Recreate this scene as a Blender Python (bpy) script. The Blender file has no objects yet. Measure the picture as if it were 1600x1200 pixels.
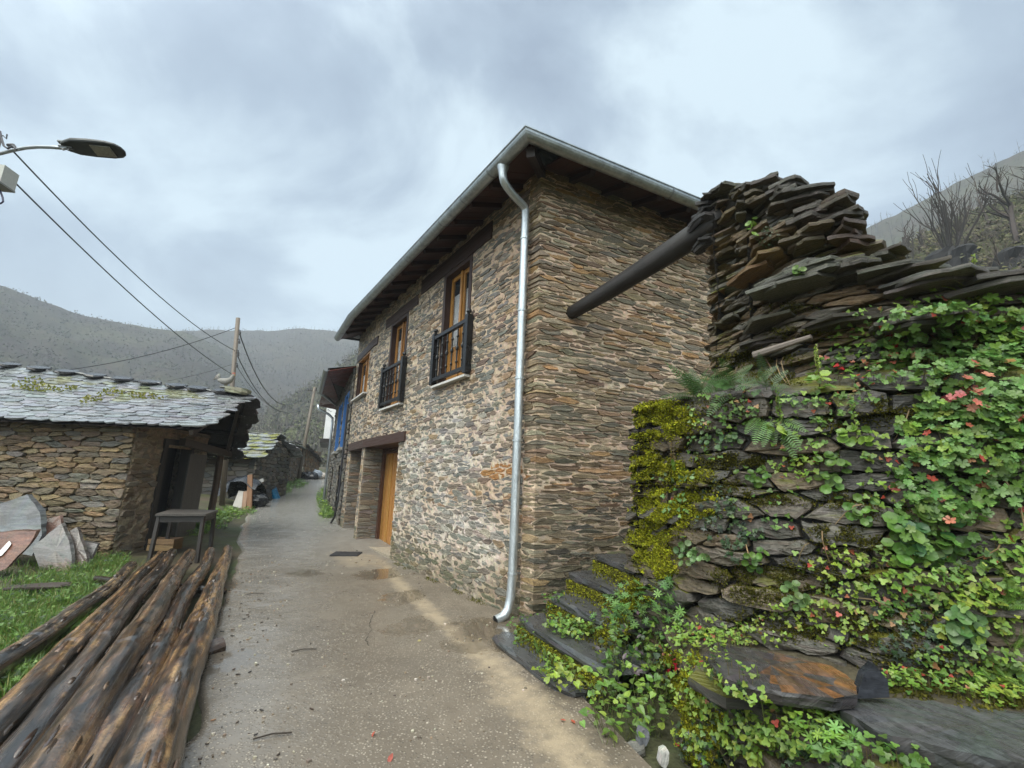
import bpy, math, random
import numpy as np
from mathutils import Vector, Matrix, noise
from mathutils.bvhtree import BVHTree
R = random.Random(7)
rad = math.radians
S = bpy.context.scene
COL = S.collection
# ------------------------------------------------------------ camera
FPX, TILT, ROLL, CAMH = 720.0, rad(12.2), rad(1.8), 1.5
cd = bpy.data.cameras.new('camera'); cam = bpy.data.objects.new('camera', cd); COL.objects.link(cam)
cd.sensor_width = 36; cd.lens = 36 * FPX / 1600; cd.clip_start = .05; cd.clip_end = 3000
_F = Vector((0, math.cos(TILT), math.sin(TILT))); _U = Vector((0, -math.sin(TILT), math.cos(TILT))); _R = Vector((1, 0, 0))
_ix = _R * math.cos(ROLL) + _U * math.sin(ROLL); _iy = -_R * math.sin(ROLL) + _U * math.cos(ROLL)
cam.matrix_world = Matrix(((_ix.x, _iy.x, -_F.x, 0), (_ix.y, _iy.y, -_F.y, 0), (_ix.z, _iy.z, -_F.z, CAMH), (0, 0, 0, 1)))
S.camera = cam
EYE = Vector((0, 0, CAMH))
# ------------------------------------------------------------ world, sun, exposure
SUN_EL, SUN_AZ = rad(56), rad(205)      # azimuth clockwise from +y
w = bpy.data.worlds.new("World"); S.world = w; w.use_nodes = True
nt = w.node_tree; nt.nodes.clear()
def N(t, k, **kw):
    n = t.nodes.new(k)
    for a, b in kw.items(): setattr(n, a, b)
    return n
def L(t, a, b): t.links.new(a, b)
out = N(nt, 'ShaderNodeOutputWorld'); bg = N(nt, 'ShaderNodeBackground'); bg2 = N(nt, 'ShaderNodeBackground'); add = N(nt, 'ShaderNodeAddShader')
sky = N(nt, 'ShaderNodeTexSky', sky_type='NISHITA', sun_disc=False, sun_elevation=SUN_EL, sun_rotation=SUN_AZ)
L(nt, sky.outputs[0], bg.inputs[0]); bg.inputs[1].default_value = .05
tc = N(nt, 'ShaderNodeTexCoord'); sep = N(nt, 'ShaderNodeSeparateXYZ'); L(nt, tc.outputs['Generated'], sep.inputs[0])
# cloud deck: project the view direction on a flat layer
mz = N(nt, 'ShaderNodeMath', operation='ADD'); L(nt, sep.outputs[2], mz.inputs[0]); mz.inputs[1].default_value = .62
dv = N(nt, 'ShaderNodeVectorMath', operation='DIVIDE'); L(nt, tc.outputs['Generated'], dv.inputs[0])
cb = N(nt, 'ShaderNodeCombineXYZ'); L(nt, mz.outputs[0], cb.inputs[0]); L(nt, mz.outputs[0], cb.inputs[1]); cb.inputs[2].default_value = 1; L(nt, cb.outputs[0], dv.inputs[1])
n1 = N(nt, 'ShaderNodeTexNoise'); n1.inputs['Scale'].default_value = 2.1; n1.inputs['Detail'].default_value = 8; n1.inputs['Roughness'].default_value = .56; n1.inputs['Distortion'].default_value = .35
L(nt, dv.outputs[0], n1.inputs['Vector'])
rp = N(nt, 'ShaderNodeValToRGB'); e = rp.color_ramp.elements
e[0].position = .39; e[0].color = (.094, .112, .135, 1); e[1].position = .62; e[1].color = (.335, .392, .400, 1)
m_ = rp.color_ramp.elements.new(.5); m_.color = (.165, .198, .222, 1)
L(nt, n1.outputs[0], rp.inputs[0])
el = N(nt, 'ShaderNodeMapRange'); L(nt, sep.outputs[2], el.inputs[0]); el.inputs[1].default_value = 0; el.inputs[2].default_value = .9; el.inputs[3].default_value = .85; el.inputs[4].default_value = 1.15
# unseen sky round the sun, high behind the camera, boosted to light the scene
dt = N(nt, 'ShaderNodeVectorMath', operation='DOT_PRODUCT'); L(nt, tc.outputs['Generated'], dt.inputs[0]); dt.inputs[1].default_value = (math.sin(SUN_AZ) * math.cos(SUN_EL), math.cos(SUN_AZ) * math.cos(SUN_EL), math.sin(SUN_EL))
br_ = N(nt, 'ShaderNodeMapRange', interpolation_type='SMOOTHSTEP'); L(nt, dt.outputs['Value'], br_.inputs[0]); br_.inputs[1].default_value = .30; br_.inputs[2].default_value = 1; br_.inputs[3].default_value = 1; br_.inputs[4].default_value = 8.6
ml = N(nt, 'ShaderNodeMath', operation='MULTIPLY'); L(nt, el.outputs[0], ml.inputs[0]); L(nt, br_.outputs[0], ml.inputs[1])
wm = N(nt, 'ShaderNodeMix', data_type='RGBA', blend_type='MULTIPLY'); wf = N(nt, 'ShaderNodeMapRange'); L(nt, dt.outputs['Value'], wf.inputs[0]); wf.inputs[1].default_value = .30; wf.inputs[2].default_value = .8
L(nt, wf.outputs[0], wm.inputs[0]); L(nt, rp.outputs[0], wm.inputs[6]); wm.inputs[7].default_value = (1.12, 1., .86, 1)
L(nt, wm.outputs[2], bg2.inputs[0]); L(nt, ml.outputs[0], bg2.inputs[1])
L(nt, bg.outputs[0], add.inputs[0]); L(nt, bg2.outputs[0], add.inputs[1]); L(nt, add.outputs[0], out.inputs[0])
sl = bpy.data.lights.new('sun', 'SUN'); sl.energy = 1.5; sl.angle = rad(40); sl.color = (1, .94, .86)
so = bpy.data.objects.new('sun', sl); COL.objects.link(so)
sd = Vector((math.sin(SUN_AZ) * math.cos(SUN_EL), math.cos(SUN_AZ) * math.cos(SUN_EL), math.sin(SUN_EL)))
so.rotation_euler = sd.to_track_quat('Z', 'Y').to_euler(); so.location = sd * 50
S.view_settings.view_transform = 'Standard'; S.view_settings.look = 'None'; S.view_settings.exposure = .88; S.view_settings.gamma = 1
S.render.engine = 'CYCLES'; S.cycles.use_denoising = True; S.cycles.max_bounces = 6; S.cycles.diffuse_bounces = 3; S.cycles.glossy_bounces = 3
S.cycles.transparent_max_bounces = 8; S.cycles.volume_bounces = 0; S.cycles.caustics_reflective = False; S.cycles.caustics_refractive = False
# ------------------------------------------------------------ helpers
def ray(u, v):
    d = _ix * ((u - 800) / FPX) + _iy * ((600 - v) / FPX) + _F
    return d
def aty(u, v, Y):
    d = ray(u, v); return EYE + d * (Y / d.y)
def atz(u, v, z):
    d = ray(u, v); return EYE + d * ((z - CAMH) / d.z)
def lerp(a, b, t): return a + (b - a) * t
def clamp(x, a=0., b=1.): return max(a, min(b, x))
def ss(a, b, x):
    t = clamp((x - a) / (b - a)); return t * t * (3 - 2 * t)
def mixc(a, b, t): return tuple(x + (y - x) * t for x, y in zip(a, b))
def nz(x, y=0., z=0.): return noise.noise((x, y, z))
def jc(c, a=.15, h=.05):
    k = 1 + R.uniform(-a, a); return tuple(max(.002, x * k * (1 + R.uniform(-h, h))) for x in c)
class MB:
    def __init__(s): s.v = []; s.f = []; s.c = []; s.t = []; s.m = []
    def add(s, vs, fs, col, tex=None, mi=0):
        o = len(s.v); s.v.extend([tuple(p) for p in vs]); s.f.extend([tuple(i + o for i in f) for f in fs])
        if isinstance(col, list): s.c.extend(col)
        else: s.c.extend([col] * len(fs))
        s.t.extend(tex if tex else [(p[0], p[2], p[1]) for p in vs]); s.m.extend([mi] * len(fs))
    def build(s, name, mats, parent=None, smooth=False, blend=False):
        me = bpy.data.meshes.new(name); me.from_pydata(s.v, [], s.f)
        if not isinstance(mats, (list, tuple)): mats = [mats]
        for m in mats: me.materials.append(m)
        if blend:
            acc = np.zeros((len(s.v), 4)); 
            for f, c in zip(s.f, s.c):
                for i in f: acc[i] += (c[0], c[1], c[2], 1.)
            acc[:, :3] /= np.maximum(acc[:, 3:], 1); acc[:, 3] = 1
            a = me.attributes.new('col', 'FLOAT_COLOR', 'POINT'); a.data.foreach_set('color', acc.ravel())
        else: a = me.attributes.new('col', 'FLOAT_COLOR', 'FACE'); a.data.foreach_set('color', [x for c in s.c for x in (c[0], c[1], c[2], 1.)])
        t = me.attributes.new('tex', 'FLOAT_VECTOR', 'POINT'); t.data.foreach_set('vector', [x for p in s.t for x in p])
        me.polygons.foreach_set('material_index', s.m)
        if smooth: me.polygons.foreach_set('use_smooth', [True] * len(s.f))
        me.update()
        o = bpy.data.objects.new(name, me); COL.objects.link(o)
        if parent:
            o.parent = parent
            if parent.type == 'EMPTY' or True: o.matrix_parent_inverse = parent.matrix_basis.inverted()
        return o
def thing(name, label, cat, loc=(0, 0, 0), group=None):
    o = bpy.data.objects.new(name, None); COL.objects.link(o); o.empty_display_size = .2; o.location = loc
    return tag(o, label, cat, group)
def tag(o, label, cat, group=None, kind=None):
    if label: o['label'] = label
    if cat: o['category'] = cat
    if group: o['group'] = group
    if kind: o['kind'] = kind
    return o
def struct(o, label=None): o['kind'] = 'structure'; return o
# ------------------------------------------------------------ materials
def amat(name, rough=.6, su=4., sv=30., amt=.35, bump=.4, dist=.01, fine=60., famt=.2, spec=.5, metal=0., transl=0., coord='tex', moss=0., mosscol=(.10, .10, .012), rvar=.15, wet=0.):
    m = bpy.data.materials.new(name); m.use_nodes = True; t = m.node_tree; b = t.nodes['Principled BSDF']
    at = N(t, 'ShaderNodeAttribute', attribute_name='col')
    if coord == 'tex':
        tx = N(t, 'ShaderNodeAttribute', attribute_name='tex').outputs['Vector']
    else:
        tx = N(t, 'ShaderNodeTexCoord').outputs['Object']
    mp = N(t, 'ShaderNodeMapping'); L(t, tx, mp.inputs[0]); mp.inputs['Scale'].default_value = (su, sv, 7. if coord == 'tex' else su)
    a = N(t, 'ShaderNodeTexNoise'); a.inputs['Scale'].default_value = 1; a.inputs['Detail'].default_value = 5; a.inputs['Roughness'].default_value = .65; L(t, mp.outputs[0], a.inputs['Vector'])
    f = N(t, 'ShaderNodeTexNoise'); f.inputs['Scale'].default_value = fine; f.inputs['Detail'].default_value = 4; L(t, tx, f.inputs['Vector'])
    r1 = N(t, 'ShaderNodeMapRange'); L(t, a.outputs[0], r1.inputs[0]); r1.inputs[1].default_value = .25; r1.inputs[2].default_value = .75; r1.inputs[3].default_value = 1 - amt; r1.inputs[4].default_value = 1 + amt
    r2 = N(t, 'ShaderNodeMapRange'); L(t, f.outputs[0], r2.inputs[0]); r2.inputs[1].default_value = .3; r2.inputs[2].default_value = .7; r2.inputs[3].default_value = 1 - famt; r2.inputs[4].default_value = 1 + famt
    mu = N(t, 'ShaderNodeMath', operation='MULTIPLY'); L(t, r1.outputs[0], mu.inputs[0]); L(t, r2.outputs[0], mu.inputs[1])
    vm = N(t, 'ShaderNodeVectorMath', operation='SCALE'); L(t, at.outputs['Color'], vm.inputs[0]); L(t, mu.outputs[0], vm.inputs['Scale'])
    colout = vm.outputs[0]
    if moss > 0:
        g = N(t, 'ShaderNodeNewGeometry'); sp = N(t, 'ShaderNodeSeparateXYZ'); L(t, g.outputs['Normal'], sp.inputs[0])
        mn = N(t, 'ShaderNodeTexNoise'); mn.inputs['Scale'].default_value = 2.3; mn.inputs['Detail'].default_value = 6; tcn = N(t, 'ShaderNodeTexCoord'); L(t, tcn.outputs['Object'], mn.inputs['Vector'])
        ad = N(t, 'ShaderNodeMath', operation='MULTIPLY_ADD'); L(t, sp.outputs[2], ad.inputs[0]); ad.inputs[1].default_value = .25; L(t, mn.outputs[0], ad.inputs[2])
        mr = N(t, 'ShaderNodeMapRange'); L(t, ad.outputs[0], mr.inputs[0]); mr.inputs[1].default_value = .72 - .2 * moss; mr.inputs[2].default_value = .82 - .2 * moss
        mx = N(t, 'ShaderNodeMix', data_type='RGBA'); L(t, mr.outputs[0], mx.inputs[0]); L(t, colout, mx.inputs[6]); mx.inputs[7].default_value = (*mosscol, 1)
        colout = mx.outputs[2]
    L(t, colout, b.inputs['Base Color'])
    rr = N(t, 'ShaderNodeMapRange'); L(t, a.outputs[0], rr.inputs[0]); rr.inputs[1].default_value = .3; rr.inputs[2].default_value = .7; rr.inputs[3].default_value = max(.03, rough - rvar); rr.inputs[4].default_value = min(1, rough + rvar)
    L(t, rr.outputs[0], b.inputs['Roughness']); b.inputs['Metallic'].default_value = metal; b.inputs['Specular IOR Level'].default_value = spec
    if bump > 0:
        sm = N(t, 'ShaderNodeMath', operation='MULTIPLY_ADD'); L(t, f.outputs[0], sm.inputs[0]); sm.inputs[1].default_value = .35; L(t, a.outputs[0], sm.inputs[2])
        bp = N(t, 'ShaderNodeBump'); bp.inputs['Strength'].default_value = bump; bp.inputs['Distance'].default_value = dist; L(t, sm.outputs[0], bp.inputs['Height']); L(t, bp.outputs[0], b.inputs['Normal'])
    if transl > 0:
        o = t.nodes['Material Output']; ms = N(t, 'ShaderNodeMixShader'); tr = N(t, 'ShaderNodeBsdfTranslucent'); L(t, colout, tr.inputs[0]); ms.inputs[0].default_value = transl
        L(t, b.outputs[0], ms.inputs[1]); L(t, tr.outputs[0], ms.inputs[2]); L(t, ms.outputs[0], o.inputs[0])
    return m
M_stone = amat('slate_masonry', .5, 6, 48, .6, 1., .016, 70, .35)
M_mort = amat('lime_mortar', .85, 12, 12, .22, .7, .012, 90, .18, spec=.2)
M_dry = amat('dry_slate', .42, 4, 38, .5, 1., .02, 55, .28, moss=.1)
M_oldwall = amat('old_rubble', .7, 4, 30, .4, .9, .015, 60, .25, spec=.3)
M_slab = amat('wet_slate_slab', .27, 3, 16, .5, .5, .012, 45, .3, rvar=.13)
M_roofslate = amat('wet_roof_slate', .2, 6, 6, .3, .25, .006, 40, .2, rvar=.1, spec=.9)
M_mossroof = amat('mossy_roof_slate', .3, 5, 5, .4, .3, .008, 40, .2, moss=.04, mosscol=(.16, .16, .02))
M_wood = amat('weathered_wood', .55, 3, 40, .4, .5, .006, 60, .15)
M_honey = amat('varnished_pine', .3, 2, 40, .25, .12, .002, 60, .08)
M_dark = amat('dark_stained_timber', .5, 2, 30, .3, .25, .003, 60, .1)
M_log = amat('wet_log', .2, 1.4, 26, .7, .55, .006, 40, .35, rvar=.12, spec=.8)
M_black = amat('black_painted_iron', .38, 9, 9, .2, .05, .001, 60, .05)
M_zinc = amat('zinc_sheet', .42, 4, 9, .3, .12, .003, 24, .15, metal=.8, rvar=.12)
M_plain = amat('matte_paint', .6, 4, 4, .12, .1, .003, 50, .06)
M_plaster = amat('mud_plaster', .85, 5, 9, .35, .9, .02, 26, .2, spec=.2)
M_leaf = amat('leaf', .42, 30, 30, .18, .1, .002, 90, .1, transl=.3)
M_mosst = amat('moss_tuft', .9, 30, 30, .3, 0, .002, 90, .2, transl=.25, spec=.15)
M_twig = amat('bare_twig', .8, 5, 20, .25, 0, .002, 50, .1, spec=.2)
M_plastic = amat('plastic_sheet', .25, 5, 5, .2, .4, .02, 20, .1)
M_soil = amat('wet_soil', .8, 6, 6, .4, .9, .02, 40, .3, coord='obj', spec=.3)
M_hill = amat('heath_hillside', .95, .03, .03, .4, 0, .1, .5, .4, coord='obj', spec=.1)
M_chaff = amat('debris', .7, 9, 9, .3, .2, .003, 60, .2)
def glass(name, col=(.05, .06, .07)):
    m = bpy.data.materials.new(name); m.use_nodes = True; b = m.node_tree.nodes['Principled BSDF']
    b.inputs['Base Color'].default_value = (*col, 1); b.inputs['Roughness'].default_value = .06; b.inputs['Specular IOR Level'].default_value = .8; b.inputs['Alpha'].default_value = .22
    return m
M_glass = glass('window_glass')
# ------------------------------------------------------------ shape helpers
def box(mb, c, ax, ay, az, col, mi=0, taper=1., bev=0.):
    c = Vector(c); ax, ay, az = Vector(ax) / 2, Vector(ay) / 2, Vector(az) / 2
    vs = []
    for k, zt in ((-1, 1.), (1, taper)):
        for sx, sy in ((-1, -1), (1, -1), (1, 1), (-1, 1)): vs.append(c + ax * sx * zt + ay * sy * zt + az * k)
    lx, ly, lz = ax.length, ay.length, az.length; s = R.random() * 9
    if lx >= ly and lx >= lz: tex = [((p - c).dot(ax) / (lx + 1e-9), (p - c).dot(ay) / (ly + 1e-9) + (p - c).dot(az) / (lz + 1e-9), s) for p in vs]
    elif ly >= lz: tex = [((p - c).dot(ay) / (ly + 1e-9), (p - c).dot(ax) / (lx + 1e-9) + (p - c).dot(az) / (lz + 1e-9), s) for p in vs]
    else: tex = [((p - c).dot(az) / (lz + 1e-9), (p - c).dot(ax) / (lx + 1e-9) + (p - c).dot(ay) / (ly + 1e-9), s) for p in vs]
    mb.add(vs, [(3, 2, 1, 0), (4, 5, 6, 7), (0, 1, 5, 4), (1, 2, 6, 5), (2, 3, 7, 6), (3, 0, 4, 7)], col, tex, mi)
def beam(mb, a, b, wd, ht, col, up=(0, 0, 1), mi=0):
    a, b = Vector(a), Vector(b); d = b - a; l = d.length; d /= l; s = d.cross(Vector(up)); s.normalize(); u = s.cross(d)
    box(mb, (a + b) / 2, d * l, s * wd, u * ht, col, mi)
def frames(pts):
    pts = [Vector(p) for p in pts]; T = []
    for i in range(len(pts)):
        d = pts[min(i + 1, len(pts) - 1)] - pts[max(i - 1, 0)]; T.append(d.normalized() if d.length > 1e-9 else Vector((0, 0, 1)))
    n = T[0].orthogonal().normalized(); out = []
    for i in range(len(pts)):
        n = n - T[i] * n.dot(T[i])
        n = n.normalized() if n.length > 1e-6 else T[i].orthogonal().normalized(); out.append((pts[i], T[i], n, T[i].cross(n)))
    return out
def tube(mb, pts, rads, n=8, col=(.1, .1, .1), rough=0., cap=True, mi=0, colf=None, freq=3.):
    if not isinstance(rads, (list, tuple)): rads = [rads] * len(pts)
    vs = []; tex = []; s = R.random() * 50; l = 0.; pv = None
    for i, (p, T, a, b) in enumerate(frames(pts)):
        if pv is not None: l += (p - pv).length
        pv = p
        for k in range(n):
            th = 2 * math.pi * k / n; r = rads[i]
            if rough: r *= 1 + rough * nz(math.cos(th) * 1.5 + s, math.sin(th) * 1.5, l * freq) + rough * .6 * nz(math.cos(th) * 4 + s, math.sin(th) * 4, l * freq * 3)
            vs.append(p + a * r * math.cos(th) + b * r * math.sin(th)); tex.append((l, th * .3 * .6, s))
    fs = []; cs = []
    for i in range(len(pts) - 1):
        for k in range(n):
            fs.append((i * n + k, i * n + (k + 1) % n, (i + 1) * n + (k + 1) % n, (i + 1) * n + k)); cs.append(colf(i / (len(pts) - 1), k / n, s) if colf else col)
    if cap:
        fs.append(tuple(range(n - 1, -1, -1))); fs.append(tuple((len(pts) - 1) * n + k for k in range(n))); cs += [cs[0] if not colf else (.30, .20, .10), cs[-1] if not colf else (.30, .20, .10)]
    mb.add(vs, fs, cs, tex, mi)
def slab(mb, P, ax, ay, LN, W, T, col, n=14, jag=.07, lam=3, sq=4., mi=0, colt=None, ang=0):
    """rough split slab: outline in the ax/ay plane, laminated ragged edge"""
    P = Vector(P); ax = Vector(ax).normalized(); ay = Vector(ay); ay = (ay - ax * ay.dot(ax)).normalized(); az = ax.cross(ay); s = R.random() * 40
    rs = []
    for k in range(n):
        th = 2 * math.pi * (k + R.uniform(-.3, .3)) / n; c, d = math.cos(th), math.sin(th)
        r = (abs(c) ** sq + abs(d) ** sq) ** (-1 / sq) * (1 + R.uniform(-jag, jag * .4)); rs.append((c * r * LN / 2, d * r * W / 2))
    if ang:   # broken slate: few corners, straight ragged edges
        cr = []
        for k in range(ang):
            th = 2 * math.pi * (k + R.uniform(-.33, .33)) / ang + .3; c, d = math.cos(th), math.sin(th); r = (abs(c) ** 5 + abs(d) ** 5) ** (-.2) * R.uniform(1 - jag * 1.6, 1.02); cr.append((c * r * LN / 2, d * r * W / 2))
        rs = []
        for k in range(ang):
            a, b = cr[k], cr[(k + 1) % ang]; q = max(2, int(n / ang)); ja = .025 * min(LN, W)
            for i in range(q): t = (i + R.uniform(-.2, .2) * (i > 0)) / q; rs.append((lerp(a[0], b[0], t) + R.uniform(-ja, ja), lerp(a[1], b[1], t) + R.uniform(-ja, ja)))
        n = len(rs)
    vs = []; tex = []; fs = []; cs = []; rings = lam + 1; e = min(T * .9, W * .1) * (.45 if ang else 1)
    for j in range(rings):
        h = T / 2 - T * j / lam
        for x, y in rs:
            k = 1 - (R.uniform(.1, .9) * e / (W / 2)) * (1 if j in (0, lam) else .45)
            vs.append(P + ax * x * k + ay * y * k + az * (h + R.uniform(-.12, .12) * T / lam)); tex.append((x, y + h * 2 + j * .2, s))
    fs.append(tuple(range(n))); cs.append(colt or col)
    for j in range(lam):
        for k in range(n):
            fs.append((j * n + k, (j + 1) * n + k, (j + 1) * n + (k + 1) % n, j * n + (k + 1) % n)); cs.append(jc(col, .12))
    fs.append(tuple(lam * n + k for k in range(n - 1, -1, -1))); cs.append(col)
    mb.add(vs, fs, cs, tex, mi)
# ------------------------------------------------------------ rubble masonry
def clip(poly, nx, ny, c):
    o = []; n = len(poly)
    for i in range(n):
        p = poly[i]; q = poly[(i + 1) % n]; a = p[0] * nx + p[1] * ny - c; b = q[0] * nx + q[1] * ny - c
        if a <= 0: o.append(p)
        if (a < 0 < b) or (b < 0 < a):
            t = a / (a - b); o.append((p[0] + (q[0] - p[0]) * t, p[1] + (q[1] - p[1]) * t))
    return o
def cells(u0, u1, v0, v1, rh, asp, holes=(), rvar=.5, jit=.3, wave=.02):
    seeds = []; v = v0; rows = []
    while v < v1:
        h = rh * R.uniform(1 - rvar, 1 + rvar); u = u0 - R.random() * h * asp
        while u < u1:
            wd = max(h * 1.2, rh * asp * R.uniform(.35, 1.6)); uu = u + wd / 2; vv = v + h / 2 + R.uniform(-jit, jit) * h + wave * math.sin(uu * 1.7 + v)
            if u0 < uu < u1: seeds.append((uu, vv))
            u += wd
        v += h
    g = {}; cs = rh * 1.6
    for i, (a, b) in enumerate(seeds): g.setdefault((int(a / asp // cs), int(b // cs)), []).append(i)
    res = []
    for i, (a, b) in enumerate(seeds):
        if any(h[0] < a < h[1] and h[2] < b < h[3] for h in holes): continue
        ci, cj = int(a / asp // cs), int(b // cs); nb = []
        for di in (-2, -1, 0, 1, 2):
            for dj in (-2, -1, 0, 1, 2):
                for k in g.get((ci + di, cj + dj), ()):
                    if k != i:
                        x = (seeds[k][0] - a) / asp; y = seeds[k][1] - b; nb.append((x * x + y * y, x, y))
        nb.sort(); Rm = rh * 3
        poly = [(-Rm, -Rm), (Rm, -Rm), (Rm, Rm), (-Rm, Rm)]
        mr = Rm * 1.5
        for d2, x, y in nb:
            if math.sqrt(d2) > 2 * mr: break
            poly = clip(poly, x, y, d2 / 2)
            if len(poly) < 3: break
            mr = max(math.hypot(*p) for p in poly)
        if len(poly) < 3: continue
        pl = [(a + x * asp, b + y) for x, y in poly]
        pl = clip(pl, 1, 0, u1); pl = clip(pl, -1, 0, -u0); pl = clip(pl, 0, 1, v1); pl = clip(pl, 0, -1, -v0)
        for h in holes:
            if len(pl) < 3: break
            x0, x1 = min(p[0] for p in pl), max(p[0] for p in pl); y0, y1 = min(p[1] for p in pl), max(p[1] for p in pl)
            if x1 > h[0] and x0 < h[1] and y1 > h[2] and y0 < h[3]:
                if a <= h[0]: pl = clip(pl, 1, 0, h[0])
                elif a >= h[1]: pl = clip(pl, -1, 0, -h[1])
                elif b <= h[2]: pl = clip(pl, 0, 1, h[2])
                else: pl = clip(pl, 0, -1, -h[3])
        if len(pl) >= 3: res.append(pl)
    return res
def stone(mb, pl, mapf, gap, dep, col, brk=(), bev=.01, back=.05, tilt=.01, rag=.006, mi=0, bulge=.0):
    cx = sum(p[0] for p in pl) / len(pl); cy = sum(p[1] for p in pl) / len(pl)
    hw = max(abs(p[0] - cx) for p in pl); hh = max(abs(p[1] - cy) for p in pl)
    if hh < gap * 1.3 or hw < gap * 1.5: return
    kx, ky = max(.2, 1 - gap / hw), max(.2, 1 - gap / hh)
    pl = [(cx + (x - cx) * kx, cy + (y - cy) * ky) for x, y in pl]
    q = []
    for i in range(len(pl)):
        a = pl[i]; b = pl[(i + 1) % len(pl)]; lf = math.hypot(a[0] - b[0], a[1] - b[1])
        if lf < hh * .25: q.append(((a[0] + b[0]) / 2, (a[1] + b[1]) / 2)); continue
        q.append((lerp(a[0], b[0], .16), lerp(a[1], b[1], .16)))
        if lf > hw * .7: q.append((lerp(a[0], b[0], R.uniform(.4, .6)), lerp(a[1], b[1], .5) + R.uniform(-rag, rag) * 1.5))
        q.append((lerp(a[0], b[0], .84), lerp(a[1], b[1], .84)))
    q = [(x + R.uniform(-rag, rag), y + R.uniform(-rag, rag)) for x, y in q]
    B = None
    for b in brk:
        if min(p[0] for p in q) < b < max(p[0] for p in q):
            o = []
            for i in range(len(q)):
                a = q[i]; c = q[(i + 1) % len(q)]; o.append(a)
                if (a[0] - b) * (c[0] - b) < 0: t = (b - a[0]) / (c[0] - a[0]); o.append((b, lerp(a[1], c[1], t)))
            q = o; B = b
    n = len(q); s = R.random() * 60; tu, tv = R.uniform(-tilt, tilt), R.uniform(-tilt, tilt)
    bx, by = max(.3, 1 - bev / hw), max(.3, 1 - bev / hh)
    vs = []; tex = []
    fr = [((cx + (x - cx) * bx) if not (B is not None and abs(x - B) < 1e-6) else B, cy + (y - cy) * by) for x, y in q]
    for x, y in fr:
        d = dep + tu * (x - cx) / hw + tv * (y - cy) / hh + R.uniform(-.003, .003); vs.append(mapf(x, y, d)); tex.append((x, y, s))
    for x, y in q: vs.append(mapf(x, y, dep - bev * 1.1)); tex.append((x, y, s))
    for x, y in q: vs.append(mapf(x, y, dep - back)); tex.append((x, y + .05, s))
    fs = []
    if B is None:
        if bulge > 0:
            k = len(vs); vs.append(mapf(cx, cy, dep + bulge)); tex.append((cx, cy, s)); fs += [(i, (i + 1) % n, k) for i in range(n)]
        else: fs.append(tuple(range(n)))
    else:
        for sg in (1, -1):
            f = [i for i in range(n) if (q[i][0] - B) * sg <= 1e-6]
            if len(f) >= 3: fs.append(tuple(f))
    for r in (0, n):
        for i in range(n): j = (i + 1) % n; fs.append((r + i, r + n + i, r + n + j, r + j))
    mb.add(vs, fs, col, tex, mi)
class Path:
    """vertical wall path: list of (u, x, y); map(u, z, d) with mitred corners; normal on the right of travel times side"""
    def __init__(s, pts, side=1):
        s.p = [(u, Vector((x, y, 0))) for u, x, y in pts]; s.side = side; s.seg = []
        for (ua, a), (ub, b) in zip(s.p, s.p[1:]):
            d = (b - a); d.normalize(); s.seg.append((ua, ub, a, d * ((b - a).length / (ub - ua)), Vector((d.y, -d.x, 0)) * side))
        s.brk = [u for u, _ in s.p[1:-1]]
    def __call__(s, u, z, d=0.):
        for i, b in enumerate(s.brk):
            if abs(u - b) < 1e-5:
                n1, n2 = s.seg[i][4], s.seg[i + 1][4]; n = (n1 + n2) / (1 + n1.dot(n2)); p = s.p[i + 1][1] + n * d; return Vector((p.x, p.y, z))
        for sg in s.seg:
            if u <= sg[1] or sg is s.seg[-1]:
                p = sg[2] + sg[3] * (u - sg[0]) + sg[4] * d; return Vector((p.x, p.y, z))
    def n(s, u):
        for sg in s.seg:
            if u <= sg[1] or sg is s.seg[-1]: return sg[4]
    def t(s, u):
        for sg in s.seg:
            if u <= sg[1] or sg is s.seg[-1]: return sg[3].normalized()
def mortar(mb, mapf, u0, u1, v0, v1, st, holes, colf, amp=.012, mi=0, brk=(), base=0.):
    us = sorted(set([u0 + (u1 - u0) * i / max(1, round((u1 - u0) / st)) for i in range(max(1, round((u1 - u0) / st)) + 1)] + list(brk) + [h[0] for h in holes if u0 < h[0] < u1] + [h[1] for h in holes if u0 < h[1] < u1]))
    vv = sorted(set([v0 + (v1 - v0) * i / max(1, round((v1 - v0) / st)) for i in range(max(1, round((v1 - v0) / st)) + 1)] + [h[2] for h in holes if v0 < h[2] < v1] + [h[3] for h in holes if v0 < h[3] < v1]))
    us = [u for u in us if u0 <= u <= u1]; nu = len(us)
    vs = []; tex = []
    for v in vv:
        for u in us:
            vs.append(mapf(u, v, base + amp * (nz(u * 9, v * 14, 3) + .6 * nz(u * 23, v * 23, 7)))); tex.append((u, v, 0))
    fs = []; cs = []
    for j in range(len(vv) - 1):
        for i in range(nu - 1):
            a, b = (us[i] + us[i + 1]) / 2, (vv[j] + vv[j + 1]) / 2
            if any(h[0] < a < h[1] and h[2] < b < h[3] for h in holes): continue
            fs.append((j * nu + i, j * nu + i + 1, (j + 1) * nu + i + 1, (j + 1) * nu + i)); cs.append(colf(a, b))
    mb.add(vs, fs, cs, tex, mi)
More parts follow.
